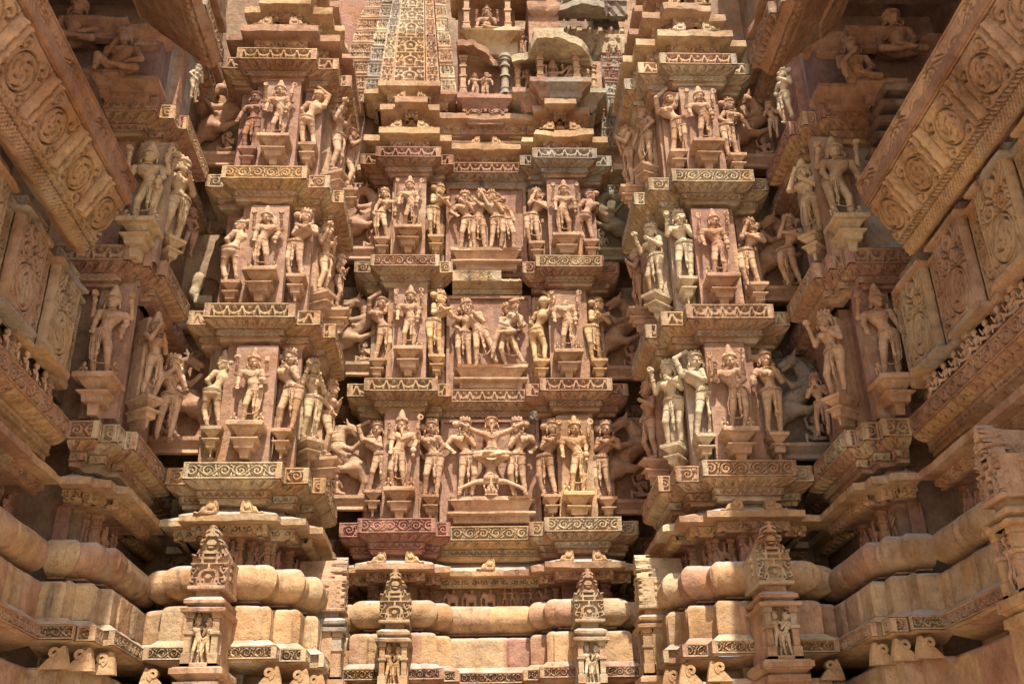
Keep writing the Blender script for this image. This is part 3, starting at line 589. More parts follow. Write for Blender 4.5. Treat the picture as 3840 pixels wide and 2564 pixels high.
# ================================================================== sculpture: distance fields turned into one continuous surface
class Field:
    def __init__(s, lo, hi, h):
        s.lo = np.array(lo, float); s.h = h; s.n = np.ceil((np.array(hi) - s.lo) / h).astype(int) + 1
        s.g = np.full(tuple(s.n), .08, np.float32); s.ax = [s.lo[i] + np.arange(s.n[i]) * h for i in range(3)]
    def put(s, fn, lo, hi, k=.02, cut=False):
        pad = k + .03; i0 = np.maximum(0, np.floor((np.array(lo) - pad - s.lo) / s.h).astype(int)); i1 = np.minimum(s.n, np.ceil((np.array(hi) + pad - s.lo) / s.h).astype(int) + 1)
        if (i1 <= i0).any(): return
        sl_ = tuple(slice(a, b) for a, b in zip(i0, i1))
        X = s.ax[0][i0[0]:i1[0], None, None]; Y = s.ax[1][None, i0[1]:i1[1], None]; Z = s.ax[2][None, None, i0[2]:i1[2]]
        d = fn(X, Y, Z).astype(np.float32); a = s.g[sl_]
        if cut: s.g[sl_] = np.maximum(a, -d); return
        if k > 0:
            hh = np.clip(.5 + .5 * (a - d) / k, 0, 1); s.g[sl_] = a * (1 - hh) + d * hh - k * hh * (1 - hh)
        else: s.g[sl_] = np.minimum(a, d)
    def cone(s, a, b, ra, rb=None, k=.02):
        rb = ra if rb is None else rb; a = np.array(a, float); b = np.array(b, float); d = b - a; L2 = max(1e-9, d @ d); rm = max(ra, rb)
        def f(X, Y, Z):
            px, py, pz = X - a[0], Y - a[1], Z - a[2]; t = np.clip((px * d[0] + py * d[1] + pz * d[2]) / L2, 0, 1)
            return np.sqrt((px - t * d[0]) ** 2 + (py - t * d[1]) ** 2 + (pz - t * d[2]) ** 2) - (ra + (rb - ra) * t)
        s.put(f, np.minimum(a, b) - rm, np.maximum(a, b) + rm, k)
    def ell(s, c, r, k=.02, cut=False):
        r = np.array(r, float); m = r.min()
        s.put(lambda X, Y, Z: (np.sqrt(((X - c[0]) / r[0]) ** 2 + ((Y - c[1]) / r[1]) ** 2 + ((Z - c[2]) / r[2]) ** 2) - 1) * m, np.array(c) - r, np.array(c) + r, k, cut)
    def line(s, pts, r, k=.004):
        for p, q in zip(pts[:-1], pts[1:]): s.cone(p, q, r, r, k)
    def ring(s, c, axis, rad, r, n=14, sq=1., k=.004):
        ax = np.array(axis, float); ax /= np.linalg.norm(ax); u = np.cross(ax, (0, 1, 0)); u = u / np.linalg.norm(u) if np.linalg.norm(u) > .1 else np.array((1., 0, 0)); v = np.cross(ax, u)
        s.line([np.array(c) + u * rad * math.cos(t) + v * rad * sq * math.sin(t) for t in np.linspace(0, 2 * math.pi, n)], r, k)
    def slab(s, c, h, r=.01, k=.0):
        c = np.array(c); h = np.array(h)
        def f(X, Y, Z):
            q = [np.abs(A - c[i]) - h[i] + r for i, A in enumerate((X, Y, Z))]; o = np.sqrt(sum(np.maximum(a, 0) ** 2 for a in q)); return o + np.minimum(np.maximum(np.maximum(q[0], q[1]), q[2]), 0) - r
        s.put(f, c - h, c + h, k)
    def mesh(s):
        g = s.g; I = g < 0
        if not I.any(): return None
        c8 = [I[a:g.shape[0] - 1 + a, b:g.shape[1] - 1 + b, c:g.shape[2] - 1 + c] for a in (0, 1) for b in (0, 1) for c in (0, 1)]
        tot = sum(c.astype(np.int8) for c in c8); act = (tot > 0) & (tot < 8); idx = -np.ones(act.shape, np.int64); cells = np.argwhere(act); idx[act] = np.arange(len(cells))
        sm = np.zeros((len(cells), 3)); cn = np.zeros(len(cells)); cs = cells.T
        for ax in range(3):
            for o1 in (0, 1):
                for o2 in (0, 1):
                    o = [0, 0, 0]; oth = [i for i in range(3) if i != ax]; o[oth[0]] = o1; o[oth[1]] = o2; e = list(o); e[ax] = 1
                    ga = g[cs[0] + o[0], cs[1] + o[1], cs[2] + o[2]]; gb = g[cs[0] + e[0], cs[1] + e[1], cs[2] + e[2]]
                    m = (ga < 0) != (gb < 0); t = np.where(m, ga / np.where(m, ga - gb, 1), 0)
                    p = np.repeat(np.array(o, float)[None], len(cells), 0); p[:, ax] += t; sm += p * m[:, None]; cn += m
        V = s.lo + (cells + sm / cn[:, None]) * s.h; Fs = []
        for ax in range(3):
            a, b = [i for i in range(3) if i != ax]; n = list(g.shape); s1 = [slice(1, -1)] * 3; s1[ax] = slice(0, n[ax] - 1); s2 = [slice(1, -1)] * 3; s2[ax] = slice(1, n[ax])
            A = I[tuple(s1)]; B = I[tuple(s2)]; e = np.argwhere(A != B)
            if not len(e): continue
            e[:, a] += 1; e[:, b] += 1; fl = A[A != B]
            def at(da, db):
                q = e.copy(); q[:, a] += da; q[:, b] += db; return idx[q[:, 0], q[:, 1], q[:, 2]]
            q = np.stack([at(-1, -1), at(0, -1), at(0, 0), at(-1, 0)], 1); fl = fl if ax != 1 else ~fl; q[~fl] = q[~fl][:, ::-1]; Fs.append(q)
        F = np.concatenate(Fs); F = F[(F >= 0).all(1)]; return V, F

ARM = {  # elbow, hand for the side s (x measured from the chest line)
    'down': ((.165, .0, -.10), (.185, -.05, -.235)), 'hip': ((.190, .01, -.11), (.105, -.07, -.21)), 'up': ((.165, -.02, .20), (.03, -.02, .33)),
    'chest': ((.145, -.02, -.125), (.045, -.105, -.02)), 'hold': ((.145, -.04, -.11), (.140, -.11, .03)), 'pot': ((.155, .0, -.11), (.140, -.07, -.22)),
    'across': ((.138, -.045, -.125), (-.055, -.105, -.045)), 'join': ((.135, -.05, -.12), (.008, -.125, .04)), 'head': ((.170, -.02, .17), (.07, .01, .25)),
    'behind': ((.17, .04, -.08), (.08, .07, -.20)), 'out': ((.20, -.05, -.06), (.33, -.09, .0)), 'palm': ((.155, .0, -.11), (.150, -.07, -.24)),
    'face': ((.135, -.10, -.08), (.045, -.11, .13)), 'around': ((.16, -.05, -.04), (.24, -.08, .03)), 'cover': ((.11, -.08, .15), (.0, -.05, .27)), 'stretch': ((.20, -.03, .02), (.36, -.06, .10))}
def hand(F, h, d, sd, r=.019):
    h = np.array(h); d = np.array(d, float); d /= np.linalg.norm(d); w = np.cross(d, (0, -1, 0)); w = w / np.linalg.norm(w) if np.linalg.norm(w) > .2 else np.array((1., 0, 0))
    pm = h + d * .018; F.cone(h, pm, r * .85, r * .95, .01)
    for k in range(4):
        o = w * (k - 1.5) * .0115; ln = (.030, .037, .034, .026)[k]; a = pm + o + d * .008; b = a + d * ln * .6; c = b + d * ln * .4 + np.array((0, -.010, 0)); F.cone(a, b, .0075, .007, .004); F.cone(b, c, .007, .006, .004)
    t = pm - w * .016 * sd; F.cone(t - d * .012, t - w * .012 * sd + d * .012 + np.array((0, -.008, 0)), .008, .0065, .005)
def figure(F, J, o, female=0, px=.0, cx=.0, hx=.0, turn=0., legs='stand', bent=1, arms=('down', 'hip'), back=None, head=1, belly=0, crown='tall', beard=0, bun=0, worn=0, sash=1, jew=1, rs=None, cover_crown=True):
    """body into F, jewellery and headdress into J; o = base point; height about 1 to the top of the head, facing -y"""
    rs = rs or random.Random(1); o = np.array(o, float); T = lambda *p: o + np.array(p)
    P = T(px, 0, .495); W = T(px * .45 + cx * .3, -.005, .605); C = T(cx, -.005, .715); NB = T(cx * .9, 0, .805); Hd = T(hx, -.012, .898)
    tilt = (px - cx) * .35
    hw = .054 if female else .050
    if legs == 'stand':
        fL, fR = T(px * .15 - .062, 0, .02), T(px * .15 + .062, 0, .02)
        kb = -.055 * bent
        kL, kR = T(px * .7 - .062, -.012, .27), T(px * .7 + .058, -.012, .27)
        if bent > 0: kL = T(px * .7 - .085, -.06, .275); fL = T(px * .15 - .075, -.005, .02)
        if bent < 0: kR = T(px * .7 + .085, -.06, .275); fR = T(px * .15 + .075, -.005, .02)
    elif legs == 'cross': fL, fR = T(.045, -.02, .02), T(.03, .02, .02); kL, kR = T(px - .02, -.06, .27), T(px + .06, .0, .27)
    elif legs == 'stride': fL, fR = T(-.12, 0, .02), T(.13, .0, .02); kL, kR = T(px - .10, -.05, .28), T(px + .10, -.02, .28)
    elif legs == 'seat':
        P = T(px, 0, .10); W = T(px * .5, -.01, .20); C = T(cx, -.01, .31); NB = T(cx, 0, .40); Hd = T(hx, -.012, .495)
        kL, kR = T(-.20, -.10, .055), T(.20, -.10, .055); fL, fR = T(.05, -.15, .035), T(-.05, -.17, .05)
    elif legs == 'ease':
        P = T(px, 0, .10); W = T(px * .5, -.01, .20); C = T(cx, -.01, .31); NB = T(cx, 0, .40); Hd = T(hx, -.012, .495)
        kL, kR = T(-.16, -.14, .17), T(.19, -.10, .055); fL, fR = T(-.16, -.16, .0), T(.0, -.17, .04)
    elif legs == 'lift': fL, fR = T(-.04, 0, .02), T(-.02, -.15, .36); kL, kR = T(px - .05, -.01, .27), T(px + .17, -.10, .46)
    hips = .108 if female else .094
    F.ell(P + (0, .0, .012), (hips, .070, .070), .02)
    if female: F.ell(P + (0, .03, -.01), (.082, .055, .055), .02)
    hL, hR = P + (-hw, 0, tilt * .3), P + (hw, 0, -tilt * .3); tr = .060 if female else .052
    for h_, k_, f_ in ((hL, kL, fL), (hR, kR, fR)):
        F.cone(h_, k_, tr, .036, .020); F.cone(k_, k_ * .45 + f_ * .55 + (0, .012, 0), .035, .031, .012); F.cone(k_ * .45 + f_ * .55 + (0, .012, 0), f_ + (0, 0, .012), .031, .021, .012)
        toe = f_ + np.array((.012 if k_ is kR else -.012, -.068, -.004)) if legs in ('stand', 'cross', 'stride') else f_ + (f_ - k_) / max(.05, np.linalg.norm(f_ - k_)) * .05
        F.cone(f_, toe, .021, .015, .012)
        if jew and legs != 'seat': J.ring(f_ * .85 + k_ * .15, k_ - f_, .030, .0065)
    wr = .046 if female else .055
    F.cone(P + (0, 0, .03), W, .072, wr, .03); F.cone(W, C, wr, .072, .03)
    F.ell(C, (.088 if female else .100, .060, .072), .03)
    if belly: F.ell(W + (0, -.03, -.01), (.072, .055, .06), .03)
    if female:
        for s in (-1, 1): F.ell(C + (s * .044, -.058, .004), (.039, .036, .038), .008)
    else:
        for s in (-1, 1): F.ell(C + (s * .045, -.040, .022), (.046, .026, .036), .02)
    sh = .108 if female else .128; st = tilt * .35; SL, SR = C + (-sh, .004, .056 - st), C + (sh, .004, .056 + st)
    F.cone(NB + (0, 0, -.012), SL, .036, .034, .025); F.cone(NB + (0, 0, -.012), SR, .036, .034, .025)
    F.cone(NB, Hd + (0, .01, -.03), .031, .029, .014)
    def arm(S, s, key, up=0, fat=1.):
        e, h = ARM[key] if isinstance(key, str) else key
        base = C + (0, 0, .056); E = base + np.array((s * e[0], e[1], e[2])); H_ = base + np.array((s * h[0], h[1], h[2]))
        F.cone(S, E, .036 * fat, .030 * fat, .016); F.cone(E, H_, .031 * fat, .021 * fat, .010); hand(F, H_, (H_ - E) + np.array((0, 0, -.02 if key in ('palm', 'down') else .0)), s)
        if jew: J.ring(S * .45 + E * .55, E - S, .034, .0065); J.ring(E * .15 + H_ * .85, H_ - E, .023, .007)
        return H_
    hands = [arm(SL, -1, arms[0]), arm(SR, 1, arms[1])]
    if back:
        for s, S, (e, h) in ((-1, SL, back[0]), (1, SR, back[1])):
            B = C + (0, 0, .056); E = B + np.array((s * e[0], e[1], e[2])); H_ = B + np.array((s * h[0], h[1], h[2])); F.cone(S + (0, .02, 0), E, .030, .025, .016); F.cone(E, H_, .026, .018, .010); hand(F, H_, H_ - E, s)
            if jew: J.ring(E * .15 + H_ * .85, H_ - E, .023, .007)
            hands.append(H_)
    # head with a face
    ct, sn = math.cos(turn), math.sin(turn)
    hs = 1.36
    def hp(x, y, z): x, y, z = x * hs, y * hs, z * hs; return Hd + np.array((x * ct - y * sn, x * sn + y * ct, z + .006))
    class _S:
        def __init__(q, f): q.f = f
        def ell(q, c, r, k=.02): q.f.ell(c, np.array(r) * hs, k)
        def cone(q, a_, b_, ra, rb=None, k=.02): q.f.cone(a_, b_, ra * hs, (ra if rb is None else rb) * hs, k)
        def line(q, p, r, k=.004): q.f.line(p, r * hs, k)
        def ring(q, c, ax, rad, r, n=14, sq=1., k=.004): q.f.ring(c, ax, rad * hs, r * hs, n, sq, k)
    F0, J0 = F, J; F, J = _S(F), _S(J)
    if head:
        F.ell(hp(0, .006, .014), (.050, .056, .056), .01); F.ell(hp(0, -.014, -.020), (.040, .038, .042), .015); F.ell(hp(0, -.040, -.050), (.014, .012, .010), .01)
        F.cone(hp(0, -.052, .012), hp(0, -.066, -.012), .0065, .011, .006); F.ell(hp(0, -.053, -.030), (.017, .008, .005), .003); F.ell(hp(0, -.052, -.038), (.014, .008, .005), .003)
        for s in (-1, 1):
            F.ell(hp(s * .020, -.046, .004), (.013, .009, .008), .003); F.line([hp(s * .006, -.053, .018), hp(s * .02, -.052, .025), hp(s * .036, -.042, .020)], .004, .004)
            F.ell(hp(s * .052, .0, -.004), (.009, .016, .026), .006)
            if jew: J.ring(hp(s * .060, -.006, -.040), (1, .3, 0), .017, .0075, 9)
        if beard: F.cone(hp(0, -.045, -.045), hp(0, -.055, -.115), .018, .007, .01)
        # hair and crown
        J.ell(hp(0, .014, .030), (.055, .055, .046), .008); J.ring(hp(0, .004, .034), (0, .25, 1), .056, .009, 16)
        if crown == 'tall':
            for k in range(5): J.ring(hp(0, .010, .050 + k * .024), (0, 0, 1), .047 - k * .0085, .011, 12, 1, .008)
            J.cone(hp(0, .01, .05), hp(0, .012, .150), .046, .014, .01); J.ell(hp(0, .012, .160), (.014, .014, .016), .006); J.ell(hp(0, -.05, .058), (.014, .010, .020), .004)
            for s in (-1, 1): J.ell(hp(s * .046, -.02, .052), (.012, .010, .018), .004)
        elif crown == 'spiky':
            for k in range(7):
                a = math.pi * (k / 6 - .5); J.cone(hp(math.sin(a) * .048, -.01 - .03 * math.cos(a), .05), hp(math.sin(a) * .06, -.012 - .03 * math.cos(a), .115 - abs(math.sin(a)) * .03), .013, .004, .005)
            J.cone(hp(0, .01, .05), hp(0, .01, .13), .045, .022, .01)
        elif crown == 'short':
            J.ell(hp(0, .006, .066), (.044, .044, .028), .008)
            for k in range(5): a = math.pi * (k / 4 - .5); J.ell(hp(math.sin(a) * .042, -.035 * math.cos(a), .075), (.013, .010, .020), .004)
        elif crown == 'tophair': J.ell(hp(0, .012, .075), (.036, .036, .034), .01); J.ring(hp(0, .012, .060), (0, 0, 1), .034, .008)
        if bun: J.ell(hp(bun * .070, .030, .020), (.040, .036, .036), .006); J.ring(hp(bun * .052, .02, .02), (1, 0, 0), .030, .006, 9)
        if crown == 'bald': pass
    F, J = F0, J0
    if not head: F0.ell(NB + (0, 0, .015), (.036, .034, .018), .01)
    if jew:
        J.ring(C + (0, -.012, .066), (0, .50, 1), .060, .008, 16, .85); n = 9
        J.line([C + (.062 * math.cos(t), -.058 - .012 * math.sin(abs(t)) , .045 - .075 * math.sin(t)) for t in np.linspace(0, math.pi, n)], .0065)
        J.ell(C + (0, -.074, -.030), (.012, .008, .014), .004)
        if rs.random() < .6: J.line([C + (-.075, -.050, .07), C + (-.03, -.074, .0), W + (.03, -.060, 0), P + (.07, -.055, .03)], .0055)
    if sash:
        for k, (rr, dz) in enumerate(((hips + .002, .050), (hips + .010, .028))): J.ring(P + (0, .0, dz), (tilt * .8, .12, 1), rr, .0085 if k == 0 else .0065, 20, .74)
        if legs in ('stand', 'cross', 'stride'):
            for s, L in ((-1, .28), (1, .22), (0, .33)): J.line([P + (s * .022, -.072, .03), P + (s * .020, -.084, -.06), P + (s * .014, -.070, -L * .7), P + (s * .018, -.058, -L)], .0085 if s == 0 else .0058)
            for (h_, k_) in ((hL, kL), (hR, kR)):
                for q in (.42,): J.ring(h_ * (1 - q) + k_ * q, k_ - h_, .056 - .018 * q + (.005 if female else 0), .005, 14)
            J.ell(P + (0, -.078, -.24), (.020, .012, .030), .006)
            if not female or rs.random() < .15:   # long garland looping below the knees
                J.line([P + (-.092, -.03, .02), T(px * .6 - .108, -.035, .34), T(px * .4 - .095, -.055, .20), T(-.02, -.070, .145), T(.05, -.068, .15), T(px * .4 + .10, -.055, .22), T(px * .6 + .108, -.03, .36), P + (.092, -.03, .02)], .0068, .004)
    if worn: F.ell(W + (0, -.08, -.01), (.07, .05, .07), 0, True)
    return dict(P=P, W=W, C=C, Hd=Hd, hands=hands, feet=(fL, fR))

def lotus(A, h): A.cone(h, h + (0, -.01, .05), .009, .009, .004); A.ell(h + (0, -.015, .075), (.040, .032, .034), .004); A.ring(h + (0, -.045, .078), (0, 1, 0), .024, .009, 12)
def disc(A, h): A.cone(h, h + (0, 0, .03), .010, .010, .004); A.ell(h + (0, -.01, .06), (.046, .020, .040), .004); A.ell(h + (0, -.03, .06), (.022, .016, .020), .004)
def cobra(A, h): A.line([h + (0, 0, -.02), h + (.02, 0, .03), h + (.0, 0, .07), h + (0, -.015, .11)], .016, .01); A.ell(h + (0, -.012, .115), (.042, .018, .042), .01); A.ell(h + (0, -.035, .13), (.014, .018, .012), .004)
def trident(A, h, long=0):
    A.cone(h + (0, 0, -.50 if long else -.12), h + (0, 0, .07), .0105, .0105, .004)
    for s in (-1, 0, 1): A.line([h + (0, 0, .05), h + (s * .028, 0, .075), h + (s * .024, 0, .13)], .0105, .004)
def axe(A, h): A.cone(h + (0, 0, -.10), h + (.02, 0, .14), .012, .014, .004); A.ring(h + (.03, 0, .10), (0, 1, 0), .032, .012, 12); A.slab(h + (0, 0, -.02), (.020, .018, .05), .006)
def book(A, h): A.slab(h + (0, -.02, .045), (.030, .012, .038), .005)
def pot(A, h): A.ell(h + (0, -.02, -.055), (.040, .036, .044), .004); A.cone(h + (0, -.02, -.10), h + (0, -.02, -.125), .018, .026, .004); A.cone(h + (0, -.02, -.015), h + (0, -.02, .01), .016, .024, .004)
def conch(A, h): A.ell(h + (0, -.01, .05), (.03, .025, .045), .006)
ATTR = dict(lotus=lotus, disc=disc, cobra=cobra, trident=trident, axe=axe, book=book, pot=pot, conch=conch)
BK = {'wide': (((.195, .02, -.03), (.185, -.045, .105)), ((.195, .02, -.03), (.185, -.045, .105))), 'low': (((.21, .03, -.02), (.22, -.02, .11)), ((.21, .03, -.02), (.22, -.02, .11)))}
# pose: figure kwargs, attributes (hand index, kind), extra turn about z in degrees
POSE = {
    'stand_pot': (dict(arms=('palm', 'pot'), back=BK['wide'], px=.03, cx=-.01, bent=1), ((1, 'pot'), (2, 'lotus'), (3, 'axe')), 0),
    'stand_lotus': (dict(arms=('palm', 'pot'), back=BK['wide'], px=-.03, cx=.01, bent=-1), ((1, 'pot'), (2, 'lotus'), (3, 'lotus')), 0),
    'stand_disc': (dict(arms=('palm', 'pot'), back=BK['wide'], px=.035, cx=-.012, bent=1, belly=1), ((2, 'disc'), (3, 'book'), (1, 'disc')), 0),
    'stand_snake': (dict(arms=('palm', 'pot'), back=BK['wide'], px=.02, cx=-.01, bent=1), ((1, 'pot'), (2, 'trident'), (3, 'cobra')), 0),
    'stand_trident': (dict(arms=('hold', 'hip'), back=BK['wide'], px=.035, cx=-.02, bent=-1, hx=.01), ((2, 'trident'), (3, 'cobra')), 0),
    'stand_axe': (dict(arms=('palm', 'pot'), back=BK['wide'], px=-.03, cx=.015, bent=1, beard=1), ((1, 'pot'), (3, 'axe')), 0),
    'stand_conch': (dict(arms=('palm', 'down'), back=BK['wide'], px=.03, cx=-.01, bent=1), ((2, 'lotus'), (3, 'conch')), 0),
    'plain': (dict(arms=('down', 'down'), px=.01, crown='none', female=1, bun=0), (), 0),
    'back_up': (dict(arms=('up', 'hip'), px=.045, cx=-.03, hx=-.05, bun=-1, crown='short', female=1, turn=.6), (), 165),
    'back_turn': (dict(arms=('face', 'hip'), px=.05, cx=-.02, hx=-.02, bun=1, crown='tophair', female=1, turn=2.2, bent=-1), (), 180),
    'fold': (dict(arms=('across', 'across'), px=-.04, cx=.025, hx=.03, bun=-1, crown='short', female=1, turn=.5), (), 0),
    'chest': (dict(arms=('down', 'chest'), px=.04, cx=-.02, hx=.0, crown='short', female=1, bun=-1), (), 0),
    'cover': (dict(arms=('cover', 'head'), px=.05, cx=-.03, hx=.0, crown='none', female=1, bun=1, bent=-1), (), 0),
    'down_bag': (dict(arms=('hip', 'down'), px=-.04, cx=.02, crown='short', bun=-1, female=1, turn=.5), (), 0),
    'down_book': (dict(arms=('down', 'chest'), px=.015, crown='tophair', bun=-1, female=1), ((0, 'book'),), 0),
    'down': (dict(arms=('behind', 'behind'), px=.03, cx=-.015, crown='short', bun=-1, female=1), (), 0),
    'hold2': (dict(arms=('hold', 'chest'), px=.02, cx=-.01, crown='short', female=1), ((0, 'lotus'), (1, 'lotus')), 0),
    'across': (dict(arms=('face', 'across'), px=-.045, cx=.02, hx=.01, crown='short', bun=1, female=1), (), 0),
    'arch': (dict(arms=('head', 'across'), px=.055, cx=-.03, hx=.01, crown='short', bun=1, female=1), (), 0),
    'sway': (dict(arms=('down', 'pot'), px=-.05, cx=.02, hx=0, crown='short', bun=0, female=1, bent=-1), ((1, 'pot'),), 0),
    'join': (dict(arms=('join', 'join'), px=.02, crown='short', female=1, sash=1), (), 0),
    'side_hold': (dict(arms=('hold', 'chest'), px=.02, cx=0, crown='short', bun=0, female=1), ((0, 'lotus'),), 0),
    'side_fold': (dict(arms=('face', 'chest'), px=.02, crown='tall', female=0, bent=-1), (), 0),
    'side_join': (dict(arms=('join', 'join'), px=.03, crown='tophair', female=0), (), 0),
    'side_plain': (dict(arms=('hip', 'chest'), px=-.03, crown='short', female=1, bun=1), (), 0),
    'side_worn': (dict(arms=('down', 'hip'), px=.02, crown='tophair', female=1, worn=1), (), 0),
}
TOPZ = {'tall': 1.15, 'spiky': 1.08, 'short': 1.035, 'tophair': 1.04, 'none': 1.005, 'bald': 1.0}
VOX = .0078
FAT = 1.04
def sculpt(parent, name, F, sc, xf, color, mat=None):
    r = F.mesh()
    if r is None: return None
    V, Q = r; V = V * sc * np.array((FAT, FAT, 1)) if np.isscalar(sc) else V * sc; m = MB(); w = V + noise(V, 30, 3)[:, None] * .0
    m.add(w, Q, (.5, .3, .2)); return m.build(name, mat or M_STONE, parent, 180, color, xf)
def pedestal(root, kind, w, color, d0, seed):
    if kind == 'none': return
    spec = {'big': (.30, .30, 3), 'small': (.175, .26, 2), 'corner': (.30, .32, 3)}[kind]; hw = spec[0] / 2; dep = .15 if kind != 'small' else .13
    path = [(-hw, .14), (-hw, -dep), (hw, -dep), (hw, .14)]; m = MB(); h = spec[1]
    if kind == 'big' or kind == 'corner': pr = [(-.16, -h + .002), (-.115, -h + .004), (-.105, -.225), (-.070, -.220), (-.062, -.165), (-.030, -.150), (-.030, -.140), (-.085, -.135), (-.085, -.115), (-.030, -.048), (.0, -.046), (.006, -.040), (.006, -.010), (-.005, .0), (-.12, .002)]
    else: pr = [(-.12, -h + .002), (-.080, -h + .004), (-.075, -.185), (-.045, -.180), (-.040, -.130), (-.012, -.120), (-.012, -.110), (-.055, -.105), (-.055, -.085), (-.012, -.036), (.0, -.034), (.003, -.005), (-.10, .002)]
    sweep(m, path, pr, res=.022, seed=seed, rough=.005, chip=.035, tints=(0,), pres=.03, block=9); m.box((-hw + .05, -dep + .06, -.045), (hw - .05, .13, .004), 0); o = m.build("pedestal", M_STONE, root, 30, color)
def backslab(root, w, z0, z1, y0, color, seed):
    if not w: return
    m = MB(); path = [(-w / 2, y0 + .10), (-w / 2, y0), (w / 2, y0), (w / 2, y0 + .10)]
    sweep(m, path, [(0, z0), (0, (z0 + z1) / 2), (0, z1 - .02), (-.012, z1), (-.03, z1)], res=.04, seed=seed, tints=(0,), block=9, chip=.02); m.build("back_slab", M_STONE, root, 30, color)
def col(k, rs): c = tint_of(k, rs); f = (1.20, 1.22, 1.24); return tuple(min(.8, a * b) for a, b in zip(c, f))  # carvings paler than the walls: the light they catch is put into the tint
def statue(kind, x, y, z, H, yaw, pose, ped, slab, tint, label, seed):
    global FAT; FAT = 1.16 if 'bench rail' in label or 'upper deity' in label else 1.04
    rs = random.Random(seed); root = empty("statue", (x, y, z), R(yaw * .5 if abs(yaw) < 50 else yaw)); root.rotation_euler = (0, 0, R(yaw if abs(yaw) > 30 else 0))
    kw, at, tw = POSE[pose]; kw = dict(kw); kw['turn'] = kw.get('turn', 0) + rs.uniform(-.22, .22); kw['rs'] = rs
    cr = 'tall' if kind != 'dancer' and kind != 'devotee' else kw.get('crown', 'short')
    if kind == 'deity' and 'spiky' in label: cr = 'spiky'
    if 'tall pointed crown' in label: cr = 'tall'
    kw['crown'] = cr; kw['head'] = 0 if kind == 'headless' else 1
    kw['px'] = kw.get('px', 0) * rs.uniform(1.4, 2.0); kw['cx'] = kw.get('cx', 0) * rs.uniform(1.5, 2.4); kw['hx'] = kw.get('hx', 0) * 1.3 + rs.uniform(-.012, .012)
    sc = H / (TOPZ[cr] if kind != 'headless' else 1.05); lo, hi = (-.38, -.24, -.03), (.38, .16, 1.21)
    F = Field(lo, hi, VOX); J = Field(lo, hi, VOX); inf = figure(F, J, (0, 0, 0), **kw)
    c = col(tint, rs); own = R((yaw if abs(yaw) <= 30 else 0) + tw); xf = Matrix.Rotation(own, 4, 'Z')
    sculpt(root, "body", F, sc, xf, c)
    A = None
    sculpt(root, "jewellery_and_headdress", J, sc, xf, c)
    names = dict(lotus="lotus", disc="disc", cobra="cobra", trident="trident", axe="staff", book="tablet", pot="water_pot", conch="conch")
    for hi_, k in at:
        h = inf['hands'][hi_] + np.array((0, -.012, .015)); A = Field(h - (.08, .08, .16), h + (.08, .08, .19), VOX); ATTR[k](A, h); sculpt(root, names[k], A, sc, xf, c)
    if kind in ('deity', 'headless') and H > .7:      # tiny attendants kneeling by the feet
        for s in ((-1, 1) if rs.random() < .6 else (rs.choice((-1, 1)),)):
            K = Field((-.22, -.20, -.02), (.22, .10, .62), .014); figure(K, K, (0, 0, 0), legs='ease', crown='tophair', arms=('join', 'join'), sash=0, jew=0)
            sculpt(root, "kneeling_attendant", K, .26 * sc, Matrix.Translation((s * .115, -.05, .0)), c)
    if kind == 'deity' and 'halo' in label:
        A = Field((-.15, -.02, .76), (.15, .10, 1.06), VOX); A.ell((0, .06, .91), (.13, .022, .13)); sculpt(root, "halo", A, sc, Matrix.Identity(4), c)
    pedestal(root, ped, slab, c, 0, seed)
    wall_d = {'big': .13, 'small': .13, 'corner': .13, 'none': .1}[ped]
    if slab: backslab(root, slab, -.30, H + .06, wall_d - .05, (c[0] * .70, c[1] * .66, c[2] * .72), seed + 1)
    else:      # rough stone left behind the figure
        if ped != 'none':
            m = MB(); Hh = H * .93; m.box((-.075, .03, -.02), (.075, .16, Hh), .03); m.build("back_slab", M_STONE, root, 30, c)
    return tag(root, label, "statue", "figures standing in tiers on the temple wall")

